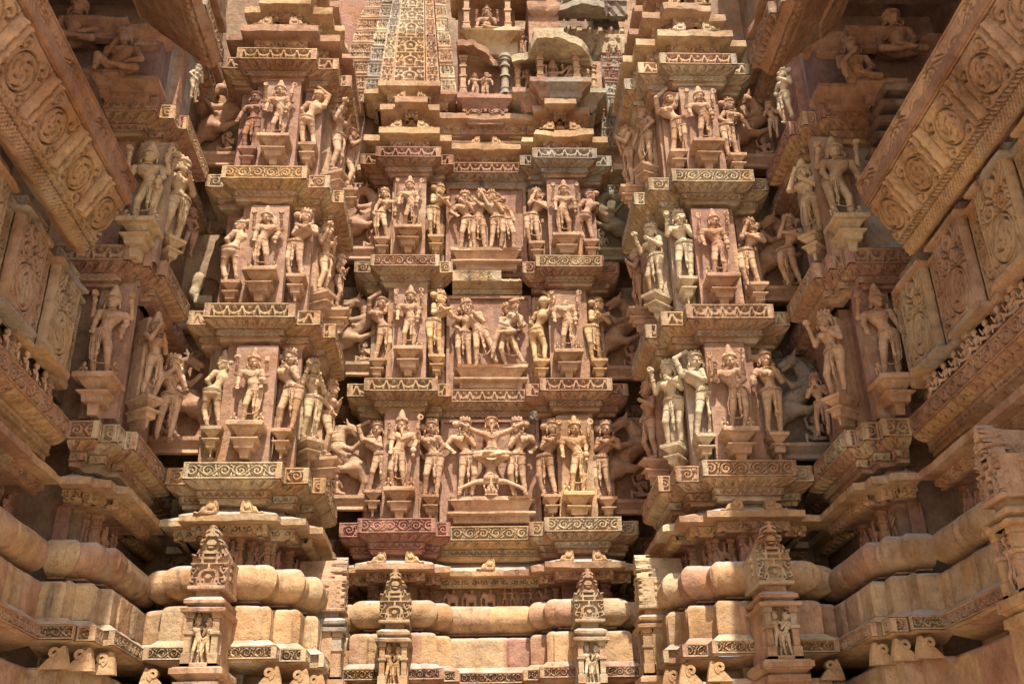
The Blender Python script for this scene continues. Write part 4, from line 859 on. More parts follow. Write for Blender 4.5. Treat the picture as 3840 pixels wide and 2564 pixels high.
def beast(x, y, z, H, fc, label, seed):
    rs = random.Random(seed); y -= .10; H *= 1.04; root = empty("leogryph_statue", (x, y, z)); s = fc; q = lambda a, b, c: np.array((s * a, b, c))
    F = Field((-.42, -.22, -.02), (.42, .18, 1.12), .010)
    j = lambda v: v + rs.uniform(-.012, .012)
    F.cone(q(-.12, 0, .40), q(-.02, 0, .52), .125, .105, .05); F.cone(q(-.02, 0, .52), q(j(.12), 0, .66), .105, .095, .05); F.cone(q(.12, 0, .66), q(j(.13), 0, .80), .098, .080, .05); F.cone(q(.13, 0, .80), q(.05, -.02, .93), .082, .062, .04)
    hd = q(-.02, -.06, .93); F.ell(hd, (.075, .065, .065), .03); F.cone(hd, hd + q(-.12, -.03, -.07), .052, .034, .02); F.cone(hd + q(-.02, -.02, -.05), hd + q(-.10, -.02, -.12), .028, .018, .01)
    for e in (-1, 1): F.cone(hd + q(.03, e * .04, .05), hd + q(.05, e * .05, .125), .020, .007, .01); F.ell(hd + q(-.03, -.05 if e < 0 else .03, .02), (.016, .014, .014), .004)
    F.cone(hd + q(.02, -.02, .06), hd + q(.09, 0, .10), .016, .008, .01)
    F.cone(q(-.15, -.02, .38), q(-.23, -.03, .20), .085, .045, .03); F.cone(q(-.23, -.03, .20), q(-.17, -.02, .03), .042, .028, .02); F.cone(q(-.17, -.02, .025), q(-.25, -.06, .018), .030, .022, .02)
    F.cone(q(-.10, -.06, .40), q(.06, -.10, .36), .080, .045, .03); F.cone(q(.06, -.10, .36), q(.20, -.12, .42), .040, .028, .02); F.ell(q(.22, -.13, .43), (.036, .03, .026), .01)
    F.cone(q(.10, -.06, .68), q(-.06, -.12, .62), .050, .034, .02); F.cone(q(-.06, -.12, .62), q(-.15, -.14, .70), .032, .024, .02); F.ell(q(-.16, -.14, .72), (.032, .026, .026), .01)
    F.cone(q(.12, -.04, .64), q(.0, -.10, .54), .044, .03, .02); F.ell(q(-.03, -.12, .55), (.03, .026, .026), .01)
    F.line([q(-.22, 0, .42), q(-.30, 0, .34), q(-.29, -.02, .20), q(-.33, -.02, .12)], .017, .01)
    c = col(rs.choice((0, 7, 2)), rs)
    if 'green' in label: c = (.22, .165, .095)
    if 'dark' in label or 'shadowed' in label: c = tuple(v * .8 for v in c)  # dark stone; for shadowed beasts the gap's shade is put into the colour
    if 'grey' in label: c = (.27, .20, .14)
    sculpt(root, "body", F, H, Matrix.Identity(4), c)
    M = Field((-.42, -.22, .5), (.42, .18, 1.12), .010)
    for t in np.linspace(0, 1, 9): p = q(.15 + .06 * math.sin(t * 3), 0, .66 + .24 * t); M.ell(p + q(.02, 0, 0), (.04, .045, .026), .006)
    M.ring(q(.10, -.0, .87), q(-.6, 0, 1), .072, .010); M.ring(q(.13, 0, .76), q(0, 0, 1), .090, .010); sculpt(root, "mane", M, H, Matrix.Identity(4), c)
    for nm, leg, off, sc2, yawk, ar in (("warrior", 'ease', (.13, -.06, .02), .52, 0, ('up', 'chest')), ("rider", 'seat', (.20, .02, .62), .40, 0, ('hold', 'hold'))):
        K = Field((-.36, -.24, -.03), (.36, .16, .78), .014); figure(K, K, (0, 0, 0), legs=leg, crown='tophair', bun=0, arms=ar, jew=0, sash=1, rs=rs); sculpt(root, nm, K, H * sc2 * .95, Matrix.Translation((s * off[0] * H, off[1] * H, off[2] * H)) @ Matrix.Rotation(-s * .5, 4, 'Z'), c)
    m = MB(); path = [(-.27, .2), (-.27, -.16), (.27, -.16), (.27, .2)]; sweep(m, path, [(-.06, -.16), (-.03, -.15), (-.05, -.10), (-.01, -.05), (0, -.04), (0, -.005), (-.2, .0), (-.25, .001)], res=.03, seed=seed, tints=(7,), block=9); m.build("pedestal", M_STONE, root, 30, c)
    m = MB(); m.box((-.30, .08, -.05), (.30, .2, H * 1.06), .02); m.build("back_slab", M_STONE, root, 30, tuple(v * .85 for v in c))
    return tag(root, label, "statue", "rearing leogryphs in the gaps of the wall")
# ================================================================== statue positions in metres
STAT = [
    ('deity', -2.126, 8.4, 6.369, 0.782, 0, 'stand_pot', 'big', 0.37, 0, 'four-armed crowned deity with a pot on the top-tier pedestal of the left pier'),
    ('dancer', -2.413, 8.57, 6.349, 0.758, -8, 'plain', 'small', 0.19, 3, "slender pinkish bare-headed figure left of the left pier's top-tier deity"),
    ('dancer', -1.826, 8.57, 6.404, 0.758, 20, 'back_up', 'small', 0.19, 0, "figure seen from behind raising one arm, right of the left pier's top-tier deity"),
    ('dancer', -1.614, 8.95, 6.362, 0.971, 70, 'side_hold', 'small', 0.0, 0, 'profile figure with bulky hips on the inner corner of the left pier top tier'),
    ('dancer', -1.521, 9.3, 6.397, 0.86, 90, 'side_join', 'small', 0.0, 0, 'thin figure farthest round the inner side of the left pier top tier'),
    ('deity', -2.13, 8.4, 4.859, 0.761, 0, 'stand_lotus', 'big', 0.37, 0, 'four-armed deity with a round halo and pot in the middle tier of the left pier'),
    ('dancer', -2.421, 8.57, 4.829, 0.767, 15, 'back_turn', 'small', 0.19, 0, 'woman seen from behind looking over her shoulder, middle tier of the left pier'),
    ('dancer', -1.829, 8.57, 4.897, 0.779, -5, 'fold', 'small', 0.19, 0, 'figure with folded arms and tilted head right of the haloed deity on the left pier'),
    ('dancer', -1.648, 8.9, 4.92, 0.829, 65, 'side_hold', 'small', 0.0, 0, 'profile figure with a raised hand on the inner corner of the left pier middle tier'),
    ('dancer', -1.547, 9.3, 4.956, 0.662, 90, 'side_plain', 'small', 0.0, 0, 'outermost profile figure round the inner side of the left pier middle tier'),
    ('deity', -2.116, 8.4, 3.347, 0.761, 6, 'stand_disc', 'big', 0.37, 0, 'pot-bellied four-armed deity holding a disc in the lowest tier of the left pier'),
    ('dancer', -2.439, 8.57, 3.374, 0.808, 20, 'back_turn', 'small', 0.19, 1, 'woman seen from behind in a tall pointed crown beside the horse-headed leogryph'),
    ('dancer', -1.838, 8.57, 3.352, 0.817, -5, 'chest', 'small', 0.19, 0, 'crowned dancer with one hand at her waist in the lowest tier of the left pier'),
    ('dancer', -1.669, 8.85, 3.376, 0.825, 40, 'side_hold', 'small', 0.0, 1, 'broad-faced figure with a small animal beside her legs on the left pier'),
    ('dancer', -1.548, 9.25, 3.354, 0.816, 80, 'side_plain', 'small', 0.0, 0, 'narrow figure facing the middle bay at the lowest tier of the left pier'),
    ('deity', 2.171, 8.4, 6.351, 0.783, 0, 'stand_pot', 'big', 0.37, 0, 'four-armed deity with two raised attributes on the top-tier pedestal of the right pier'),
    ('dancer', 1.91, 8.57, 6.361, 0.796, -20, 'cover', 'small', 0.19, 0, "figure folding both arms over the head, right pier's top tier"),
    ('dancer', 2.509, 8.57, 6.323, 0.778, 10, 'down_bag', 'small', 0.19, 0, "figure with a bun and one hanging arm, right pier's top tier"),
    ('dancer', 1.683, 8.95, 6.487, 0.795, -65, 'side_worn', 'small', 0.0, 0, 'badly worn figure with a broken belly, right pier top tier'),
    ('dancer', 1.555, 9.3, 6.467, 0.857, -90, 'side_join', 'small', 0.0, 0, 'thin figure farthest round the inner side of the right pier top tier'),
    ('deity', 2.154, 8.4, 4.809, 0.809, 0, 'stand_snake', 'big', 0.37, 2, 'reddish four-armed deity with a cobra and trident in the middle tier of the right pier'),
    ('dancer', 1.862, 8.57, 4.882, 0.816, -8, 'hold2', 'small', 0.19, 4, 'pale yellow woman holding lotus buds in both hands, middle tier of the right pier'),
    ('dancer', 1.62, 8.8, 4.86, 0.821, -50, 'side_hold', 'small', 0.0, 4, 'pale yellow profile figure with a round lit thigh, middle tier of the right pier'),
    ('dancer', 1.531, 9.25, 4.946, 0.715, -90, 'side_join', 'small', 0.0, 0, 'small flute-player on the inner side of the right pier middle tier'),
    ('dancer', 2.539, 8.57, 4.822, 0.783, -10, 'across', 'small', 0.19, 0, 'woman covering her chest with both arms right of the reddish deity'),
    ('deity', 2.135, 8.4, 3.281, 0.86, -8, 'stand_trident', 'big', 0.37, 0, 'four-armed deity with a trident and a cobra in the lowest tier of the right pier'),
    ('dancer', 1.871, 8.57, 3.294, 0.85, -5, 'arch', 'small', 0.19, 4, 'dancer arching one arm over her head in the lowest tier of the right pier'),
    ('dancer', 1.662, 8.8, 3.294, 0.869, -35, 'side_hold', 'small', 0.0, 4, 'profile woman in a headscarf holding an animal head, lowest tier of the right pier'),
    ('dancer', 1.546, 9.25, 3.327, 0.816, -80, 'side_plain', 'small', 0.0, 2, 'pinkish narrow figure facing the middle bay at the lowest tier of the right pier'),
    ('dancer', 2.524, 8.57, 3.304, 0.858, 5, 'down_book', 'small', 0.19, 0, 'upright woman holding a small tablet beside the lowest tier deity of the right pier'),
    ('deity', -2.935, 7.38, 4.728, 0.855, 5, 'stand_pot', 'corner', 0.28, 1, 'pale honey-coloured four-armed deity beside the end of the left bench rail'),
    ('dancer', -2.786, 7.7, 4.766, 0.884, 50, 'side_hold', 'small', 0.0, 1, 'pale honey-coloured profile figure raising both hands beside the upper deity of the left end pier'),
    ('deity', -3.079, 7.45, 3.368, 0.846, 8, 'stand_lotus', 'corner', 0.28, 0, 'large tall-crowned deity next to the carved panels of the left balcony wall'),
    ('dancer', -2.815, 7.8, 3.344, 0.809, 55, 'side_fold', 'small', 0.0, 0, 'bulky profile figure with an arm hiding the face, lower tier of the left end pier'),
    ('devotee', -2.841, 8.45, 3.228, 0.83, 30, 'join', 'none', 0.0, 0, 'slim attendant with joined hands between the left end pier and the horse-headed leogryph'),
    ('devotee', -2.881, 8.5, 5.094, 0.548, 30, 'down', 'none', 0.0, 3, 'thin dark attendant beside the damaged empty niche'),
    ('dancer', -2.777, 7.75, 6.333, 0.427, 60, 'side_plain', 'none', 0.0, 4, 'pale figure half hidden under the corner of the left roof eave'),
    ('deity', 3.015, 7.38, 4.805, 0.908, -5, 'stand_lotus', 'corner', 0.28, 1, 'pale honey-coloured four-armed deity beside the end of the right bench rail'),
    ('dancer', 2.845, 7.7, 4.843, 0.865, -50, 'side_fold', 'small', 0.0, 1, 'pale profile figure beside the upper deity of the right end pier'),
    ('deity', 3.177, 7.45, 3.354, 0.892, -8, 'stand_conch', 'corner', 0.28, 0, 'large conical-crowned deity next to the carved panels of the right balcony wall'),
    ('dancer', 2.861, 7.8, 3.345, 0.821, -55, 'side_hold', 'small', 0.0, 0, 'profile figure holding a lotus on the lower tier of the right end pier'),
    ('devotee', 2.922, 8.45, 3.256, 0.614, -30, 'join', 'none', 0.0, 0, 'slim attendant beside the grey leogryph at the right end pier'),
    ('devotee', 2.896, 8.45, 4.779, 0.786, -30, 'across', 'none', 0.0, 0, 'thin attendant between the middle-tier beast of the right pier and the right end pier'),
    ('devotee', 2.906, 8.45, 6.5, 0.467, -20, 'join', 'none', 0.0, 0, 'attendant with joined hands behind the top-tier beast of the right pier'),
    ('dancer', 2.825, 7.75, 6.168, 0.636, -60, 'side_plain', 'none', 0.0, 4, 'pale figure half hidden under the corner of the right roof eave'),
    ('dancer', -1.2, 10.22, 6.339, 0.743, 0, 'sway', 'small', 0.19, 0, 'woman with lit thigh left of the top-tier left deity of the middle bay'),
    ('deity', -0.898, 10.07, 6.394, 0.772, 0, 'stand_pot', 'big', 0.37, 0, 'deity with a pot in the top tier, left half of the middle bay'),
    ('dancer', -0.589, 10.22, 6.372, 0.778, 25, 'fold', 'small', 0.14, 5, 'yellow profile figure with a bun left of the top-tier group panel'),
    ('dancer', 0.569, 10.22, 6.29, 0.801, 0, 'across', 'small', 0.14, 0, 'woman with crossed arms right of the top-tier group panel'),
    ('deity', 0.895, 10.07, 6.299, 0.827, 0, 'stand_lotus', 'big', 0.37, 0, 'four-armed deity with conical crown in the top tier, right half of the middle bay'),
    ('dancer', 1.198, 10.22, 6.323, 0.78, 15, 'back_turn', 'small', 0.19, 2, 'rust-stained figure seen from behind, top tier right of the middle bay'),
    ('dancer', -1.195, 10.22, 4.809, 0.798, 10, 'cover', 'small', 0.19, 0, 'figure twisting with both hands behind the neck, middle tier left of the middle bay'),
    ('deity', -0.859, 10.07, 4.873, 0.824, 0, 'stand_snake', 'big', 0.37, 0, 'four-armed deity with trident and cobra, middle tier, left half of the middle bay'),
    ('dancer', -0.558, 10.22, 4.856, 0.848, 25, 'fold', 'small', 0.14, 5, 'yellow profile figure left of the middle-tier group panel'),
    ('dancer', 0.574, 10.22, 4.803, 0.809, -20, 'back_up', 'small', 0.14, 5, 'yellow figure seen from behind right of the middle-tier group panel'),
    ('headless', 0.858, 10.07, 4.837, 0.777, 0, 'stand_pot', 'big', 0.37, 0, 'headless four-armed deity in the middle tier, right half of the middle bay'),
    ('dancer', 1.205, 10.22, 4.803, 0.811, 20, 'fold', 'small', 0.19, 5, 'yellow profile figure right of the headless deity'),
    ('dancer', -1.182, 10.22, 3.336, 0.786, 0, 'arch', 'small', 0.19, 0, 'woman with one arm behind her head, lowest tier left of the middle bay'),
    ('deity', -0.906, 10.07, 3.308, 0.895, -5, 'stand_axe', 'big', 0.37, 0, 'bearded four-armed deity with a tall crown, lowest tier, left half of the middle bay'),
    ('dancer', -0.603, 10.22, 3.286, 0.859, 0, 'down', 'small', 0.14, 0, 'woman with both arms behind her back left of the lowest group panel'),
    ('dancer', 0.639, 10.22, 3.279, 0.858, -20, 'fold', 'small', 0.14, 0, 'profile woman with a bun right of the lowest group panel'),
    ('deity', 0.893, 10.07, 3.252, 0.848, 0, 'stand_pot', 'big', 0.37, 5, 'spiky-crowned deity holding a pot, lowest tier, right half of the middle bay'),
    ('dancer', 1.209, 10.22, 3.252, 0.868, -15, 'fold', 'small', 0.19, 0, 'figure turned away beside the lowest horned beast of the middle bay')]
BEAST = [
    (-2.877, 9.15, 6.617, 0.924, 1, 'leogryph with a scarfed rider, top tier, between the left end pier and the left pier'),
    (-2.817, 9.0, 3.395, 0.808, -1, 'horse-headed leogryph with open mouth over a kneeling man, lowest tier, left of the left pier'),
    (-1.454, 10.55, 6.332, 0.862, 1, 'brownish leogryph at the far left of the middle bay top tier'),
    (-1.469, 10.5, 4.839, 0.813, 1, 'leogryph with upright ears in the shadowed gap left of the middle bay, middle tier'),
    (-1.48, 10.45, 3.318, 0.777, -1, 'bridled leogryph in the gap left of the middle bay, lowest tier'),
    (1.484, 10.55, 6.334, 0.82, -1, 'dark green-stained leogryph at the far right of the middle bay top tier'),
    (1.496, 10.5, 4.784, 0.875, 1, 'dark brown horned leogryph in the gap right of the middle bay, middle tier'),
    (1.458, 10.45, 3.253, 0.908, 1, 'shadowed horned leogryph in the gap right of the middle bay, lowest tier'),
    (2.851, 9.1, 6.606, 0.832, 1, 'leogryph above a broken slab, top tier, right of the right pier'),
    (2.889, 9.0, 4.949, 0.842, 1, 'leogryph over a crouching figure, middle tier, right of the right pier'),
    (2.859, 8.95, 3.299, 0.879, 1, 'grey leogryph looking down, lowest tier, right of the right pier')]
for _i, t in enumerate(STAT): statue(*t, 1000 + _i * 7)
for _i, t in enumerate(BEAST): beast(*t, 3000 + _i * 7)
# ================================================================== group panels of the middle bay
def part_figure(root, loc, sc, yaw, color, name="figure", vox=.0085, tilt=0, **kw):
    lo, hi = (-.42, -.26, -.04), (.42, .18, 1.16); F = Field(lo, hi, vox); J = Field(lo, hi, vox); inf = figure(F, J, (0, 0, 0), **kw)
    xf = Matrix.Translation(loc) @ Matrix.Rotation(R(tilt), 4, 'Y') @ Matrix.Rotation(R(yaw), 4, 'Z'); o = sculpt(root, name, F, sc, xf, color)
    if o is not None:
        j = sculpt(o, "jewellery_and_headdress", J, sc, xf, color)
    return o
def group_panel(z, x0, x1, ztop, label, figs, seed, pedw):
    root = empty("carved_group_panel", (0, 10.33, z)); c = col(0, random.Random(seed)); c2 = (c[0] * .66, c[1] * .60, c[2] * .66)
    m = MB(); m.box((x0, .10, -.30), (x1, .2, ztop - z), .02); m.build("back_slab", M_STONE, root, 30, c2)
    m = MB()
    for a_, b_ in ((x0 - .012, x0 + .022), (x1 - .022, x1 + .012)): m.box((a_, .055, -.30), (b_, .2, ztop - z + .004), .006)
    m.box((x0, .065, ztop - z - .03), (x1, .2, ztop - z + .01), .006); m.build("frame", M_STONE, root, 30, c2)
    m = MB(); a, b = pedw; path = [(a, .12), (a, -.06), (b, -.06), (b, .12)]
    sweep(m, path, [(-.10, -.27), (-.06, -.265), (-.06, -.20), (-.02, -.195), (.0, -.185), (.0, -.165), (-.06, -.155), (-.07, -.12), (-.02, -.05), (.0, -.045), (.01, -.01, 1), (-.02, .0), (-.17, .002)], res=.03, seed=seed, tints=(0,), block=9, chip=.06, rough=.006)
    relief(m, [(a + .06, .12), (a + .06, .0), (b - .06, .0), (b - .06, .12)], .003, -.262, .003, -.203, p_curls, .02, res=.01, seed=seed, tints=(0,), minlen=.2); m.build("pedestal", M_STONE, root, 30, c)
    for f in figs:
        f = dict(f); loc = f.pop('loc'); sc = f.pop('sc'); yaw = f.pop('yaw', 0); tilt = f.pop('tilt', 0)
        o = part_figure(root, loc, sc, yaw, col(0, random.Random(seed + int(loc[0] * 100))), tilt=tilt, rs=random.Random(seed), **f)
    return tag(root, label, "relief panel")
fem = dict(female=1, crown='short')
group_panel(6.313, -.47, .46, 7.24, "panel of four standing figures embracing in a row, topmost of the middle bay", [
    dict(loc=(-.25, .03, 0), sc=.80, px=.05, cx=-.02, hx=-.01, bun=-1, arms=('hip', 'chest'), **fem), dict(loc=(-.07, .03, 0), sc=.82, px=-.04, cx=-.03, hx=.01, turn=.9, arms=('around', 'face'), crown='short', female=0),
    dict(loc=(.09, .0, 0), sc=.79, px=.05, cx=-.03, hx=-.04, turn=-.9, arms=('around', 'chest'), bent=-1, **fem), dict(loc=(.25, .03, 0), sc=.77, px=.03, cx=-.05, hx=-.08, tilt=-6, bun=1, turn=-.3, arms=('around', 'down'), bent=-1, **fem)], 5000, (-.42, .40))
group_panel(4.823, -.45, .49, 5.73, "panel of a dancing couple held between two attendants, second from top of the middle bay", [
    dict(loc=(-.25, .03, 0), sc=.77, px=-.03, cx=.03, hx=.03, bun=-1, arms=('hip', 'chest'), bent=1, **fem), dict(loc=(-.02, .03, 0), sc=.84, tilt=-12, px=.03, cx=-.05, hx=-.06, turn=.6, legs='stride', arms=('around', 'chest'), crown='short', female=0),
    dict(loc=(.07, -.05, .08), sc=.74, tilt=22, px=-.04, cx=.02, hx=-.03, turn=-.7, arms=('cover', 'chest'), legs='lift', **fem), dict(loc=(.30, .03, 0), sc=.77, tilt=-7, px=-.06, cx=.03, hx=.02, turn=-.2, legs='stride', arms=('chest', 'hip'), crown='short', female=0)], 5100, (-.37, .43))
group_panel(3.318, -.50, .53, 4.21, "acrobatic panel with a figure seated above one standing on its head, two women beside", [
    dict(loc=(-.26, 0, 0), sc=.86, px=.05, cx=-.03, hx=.01, turn=.5, bent=-1, arms=('hip', 'chest'), bun=-1, **fem), dict(loc=(.33, 0, 0), sc=.86, px=-.05, cx=.03, hx=-.03, turn=-.5, arms=('chest', 'hip'), bun=1, bent=1, **fem),
    dict(loc=(.02, -.01, .46), sc=.80, tilt=180, px=0, cx=0, hx=0, legs='seat', arms=('stretch', 'stretch'), crown='tophair', female=0, beard=1), dict(loc=(.03, -.01, .40), sc=.82, px=0, cx=0, hx=0, legs='seat', arms=('stretch', 'stretch'), crown='bald', female=0, beard=1)], 5200, (-.43, .47))

# ================================================================== little shrines standing out from the base
def shrine(x, y, rz, dz, label, seed, tt=(0, 1)):
    """a framed niche under a lattice block and a pointed gable; the front is at local y = 0 and faces -y"""
    root = empty("shrine_pilaster", (x, y, dz), rz); rs = random.Random(seed); hw = .133
    T = lambda: tint_of(rs.choice(tt), rs)
    def ushape(a, yf, back=.45): return [(-a, back), (-a, yf), (a, yf), (a, back)]
    m = MB(); sweep(m, ushape(hw + .01, 0), [(0, .2), (0, 1.02), (0, 1.10), (.02, 1.11), (.02, 1.16), (-.01, 1.17), (.03, 1.205), (.05, 1.215, 1), (.05, 1.255, 1), (.01, 1.27)], seed=seed, tints=tt, res=.03, rough=.006, block=9)
    m.box((-hw - .04, -.03, 1.2), (hw + .04, .4, 1.268), 0, T()); relief(m, ushape(hw + .01, 0), .003, 1.03, .003, 1.10, p_tri, .015, res=.009, seed=seed, tints=tt, minlen=.2); m.build("base_block", parent=root)
    m = MB(); m.box((-hw, .09, 1.265), (hw, .45, 1.70), 0, T()); m.build("niche_wall", parent=root); n = MB()
    for s in (-1, 1):
        for a, z0, z1 in ((.034, 1.268, 1.37), (.024, 1.37, 1.50), (.036, 1.50, 1.525), (.024, 1.525, 1.62), (.034, 1.62, 1.665)):
            n.box((s * (hw - .034) - a, .0 + .034 - a, z0), (s * (hw - .034) + a, .10, z1), .004, T())
    n.box((-hw, .0, 1.262), (hw, .1, 1.30), .006, T()); n.build("frame", parent=root)
    m = MB(); sweep(m, ushape(hw, 0), [(0, 1.66), (.03, 1.665), (.035, 1.69, 1), (.0, 1.70), (-.02, 1.715), (.015, 1.73), (.02, 1.755, 1), (-.02, 1.78), (-.05, 1.79), (-.05, 1.83), (-.01, 1.84)], seed=seed + 2, tints=tt, res=.03, block=9); m.build("roof_moulding", parent=root)
    m = MB(); t = T(); m.box((-hw, .03, 1.835), (hw, .45, 2.105), .004, t)
    patch(m, (-hw - .005, 0, 1.842), (1, 0, 0), (0, 0, 1), (0, -1, 0), 2 * hw + .01, .262, lambda u, v, W, H: p_tower(u * 1.25 + (.0), v * 1.45 + .0, W * 1.25, H), .032, res=.0075, seed=seed, tint=t, skirt=.04)
    for s in (-1, 1):
        for zz in (1.93, 1.99, 2.05): m.box((s * hw - .006 if s > 0 else -hw - .012, .14, zz), (hw + .012 if s > 0 else -hw + .006, .24, zz + .03), .003, t)
    m.box((-hw - .008, -.008, 1.832), (hw + .008, .44, 1.862), .006, t); m.build("lattice_block", parent=root)
    m = MB(); t = T(); n_ = 15; zz = np.linspace(0, 1, n_); wd_ = np.interp(zz, [0, .27, .29, .33, .5, .53, .75, .9, 1], [.112, .088, .072, .108, .082, .050, .060, .034, .014])
    nu = 22; G = np.zeros((nu, 60, 3))
    for j in range(60):
        q = j / 59; w_ = np.interp(q, zz, wd_)
        for i in range(nu):
            u = i / (nu - 1) * 2 - 1; xx = u * w_; zc = 2.105 + q * .225; r = math.hypot(xx * 9, (q - .35) * 2.2)
            cut = (.35 < r < .55) or (abs(abs(xx) - .07) < .012 and q < .3) or (abs(q - .28) < .02) or (math.sin(q * 40 + abs(u) * 6) > .65 and abs(u) > .35 and q > .1)
            G[i, j] = (xx, .0 + (.040 if cut else 0) + (.10 if abs(u) > .99 else 0), zc)
    idx = np.arange(nu * 60).reshape(nu, 60); m.add(G.reshape(-1, 3), np.stack([idx[:-1, :-1], idx[1:, :-1], idx[1:, 1:], idx[:-1, 1:]], -1).reshape(-1, 4), t)
    m.add([(-.10, .05, 2.10), (.10, .05, 2.10), (0, .05, 2.31), (0, .05, 2.311), (-.12, .42, 2.10), (.12, .42, 2.10), (0, .42, 2.30), (0, .42, 2.301)], [(0, 2, 6, 4), (1, 5, 6, 2), (0, 1, 3, 2), (4, 6, 5, 5)], t); m.build("pointed_gable", parent=root, angle=30)
    tag(root, label, "shrine pilaster", "little shrines standing out from the base")
    # couple in the niche: a statue of its own
    st = empty("couple_statue", (x, y, dz), rz); c = col(rs.choice(tt), rs)
    part_figure(st, (-.042, .055, 1.298), .335, 12, c, px=.05, cx=-.02, turn=.5, arms=('down', 'around'), crown='tall', vox=.013); part_figure(st, (.045, .045, 1.298), .32, -12, c, px=-.06, cx=.03, turn=-.5, arms=('chest', 'up'), crown='short', female=1, bun=1, vox=.013)
    return st
def sh(x, y, rz, dz, l1, l2, seed, tt=(0, 1)): tag(shrine(x, y, rz, dz, l1, seed, tt), l2, "statue", "small couples in the shrine niches")
sh(-2.19, 7.90, 0, 0.0, "lattice-topped shrine pilaster standing before the left pier", "small embracing couple in the niche before the left pier", 6000)
sh(2.16, 7.90, 0, 0.0, "pale lattice-topped shrine pilaster standing before the right pier", "small couple standing close in the niche before the right pier", 6010, (0, 4))
sh(-.895, 9.66, 0, .085, "shrine pilaster with a yellow roof before the left half of the middle bay", "small couple in the niche before the left half of the middle bay", 6020, (5, 1))
sh(.905, 9.66, 0, .075, "shrine pilaster before the right half of the middle bay", "dark-stained small couple in the niche before the right half of the middle bay", 6030, (0, 4))
sh(-1.28, 9.15, R(90), 0.06, "weathered grey shrine pilaster on the inner side of the left pier", "small couple hidden on the inner side of the left pier", 6040, (6, 0))
sh(1.27, 9.15, R(-90), 0.06, "yellowish shrine pilaster on the inner side of the right pier", "small couple hidden on the inner side of the right pier", 6050, (1, 5))
sh(2.95, 5.93, R(-90), .02, "pinkish shrine pilaster jutting from the right balcony wall", "small figures in the niche jutting from the right balcony wall", 6060, (5, 0))
sh(-2.93, 5.55, R(90), .02, "shrine pilaster cut by the left edge of the view on the left balcony wall", "small figures in the niche on the left balcony wall", 6070, (5, 0))

# ================================================================== friezes of tiny figures in the base, and dwarfs in the balcony walls
def mini(kind):
    F = Field((-.45, -.28, -.03), (.45, .2, 1.12), .03)
    if kind == 0: figure(F, F, (-.16, 0, 0), legs='stride', arms=('hold', 'out'), crown='tophair', jew=0, sash=0); figure(F, F, (.20, 0, 0), legs='stride', arms=('out', 'up'), crown='tophair', jew=0, sash=0)
    elif kind == 1:
        F.ell((.02, 0, .52), (.30, .16, .24), .05); F.ell((-.26, -.04, .66), (.13, .12, .15), .04); F.line([(-.34, -.06, .62), (-.41, -.08, .42), (-.40, -.08, .2), (-.35, -.1, .12)], .055, .03)
        for a in (-.16, .20): F.cone((a, -.06, .42), (a, -.08, .03), .085, .07, .03)
        F.ell((.05, 0, .84), (.09, .08, .12), .03); F.ell((.02, -.02, 1.0), (.06, .06, .06), .02)
    elif kind == 2:
        F.cone((.18, 0, .50), (-.12, 0, .54), .14, .13, .05); F.cone((-.12, 0, .56), (-.28, -.02, .82), .10, .06, .04); F.cone((-.28, -.02, .84), (-.40, -.05, .72), .06, .04, .02)
        for a, b in ((-.16, -.26), (-.08, -.05), (.18, .26), (.24, .14)): F.cone((a, -.03, .42), (b, -.05, .03), .06, .035, .03)
        F.cone((.02, 0, .66), (.04, 0, .88), .08, .07, .03); F.ell((.03, -.02, 1.0), (.06, .06, .065), .02)
    else: figure(F, F, (-.10, 0, 0), legs='stride', arms=('up', 'hold'), crown='tophair', jew=0, sash=0, px=.06, cx=-.05); F.cone((.05, -.12, .55), (.34, -.10, .80), .05, .03, .03)
    V, Q = F.mesh(); m = MB(); m.add(V * .215, Q, (.4, .2, .13)); o = m.build("tiny_frieze_figure", M_STONE, None, 180); return o
MINI = [mini(k) for k in range(4)]; MD = MB(); _F = Field((-.36, -.26, -.03), (.36, .2, .75), .022); figure(_F, _F, (0, 0, 0), legs='ease', arms=('hold', 'hip'), crown='tophair', jew=0, sash=0, px=.02); V_, Q_ = _F.mesh(); MD.add(V_ * .275, Q_, (.4, .25, .15)); DW = MD.build("dwarf", M_STONE, None, 180)
_m = MB()
for hw, z0, z1 in ((.034, 2.19, 2.27), (.024, 2.27, 2.33), (.034, 2.33, 2.35), (.024, 2.35, 2.40), (.036, 2.40, 2.445)): _m.box((-hw, -hw, z0), (hw, hw, z1), .004)
POST = _m.build("frieze_post", M_STONE)
def put(src, par, x, y, z, rz, c, sc=1.):
    o = src.copy(); COL.objects.link(o); o.parent = par; o.location = (x, y, z); o.rotation_euler = (0, 0, rz); o.color = (*c, 1); o.scale = (sc,) * 3; return o
def mini_row(par, path, seed, dz=0, lim=60):
    rs = random.Random(seed); P, M, L, Nn = miters(path); k = 0
    for i in range(len(L)):
        a = P[i] + M[i] * -.31; b = P[i + 1] + M[i + 1] * -.31; W = np.linalg.norm(b - a); d = (b - a) / max(W, 1e-6); rz = math.atan2(Nn[i][0], -Nn[i][1])
        if W < .16 or (P[i + 1] - P[i]) @ d < 0: continue
        n = max(1, int((W - .08) / .185)); e = .05
        for s, q in ((1, a), (-1, b)):
            cpt = q + d * s * .035
            put(POST, par, cpt[0], cpt[1], 0, 0, col(rs.choice((3, 7)), rs)).name = "frieze_post"
        for j in range(n):
            if k >= lim: break
            p = a + d * (e + (W - 2 * e) * (j + .5) / n) + Nn[i] * .035; put(MINI[rs.randrange(4)], par, p[0], p[1], 2.205 + dz, rz, col(rs.choice((3, 7, 3)), rs)); k += 1
mini_row(bay, MID, 1, .02); mini_row(pl, PIER_L, 2, -.03); mini_row(pr_, PIER_R, 3, -.03)
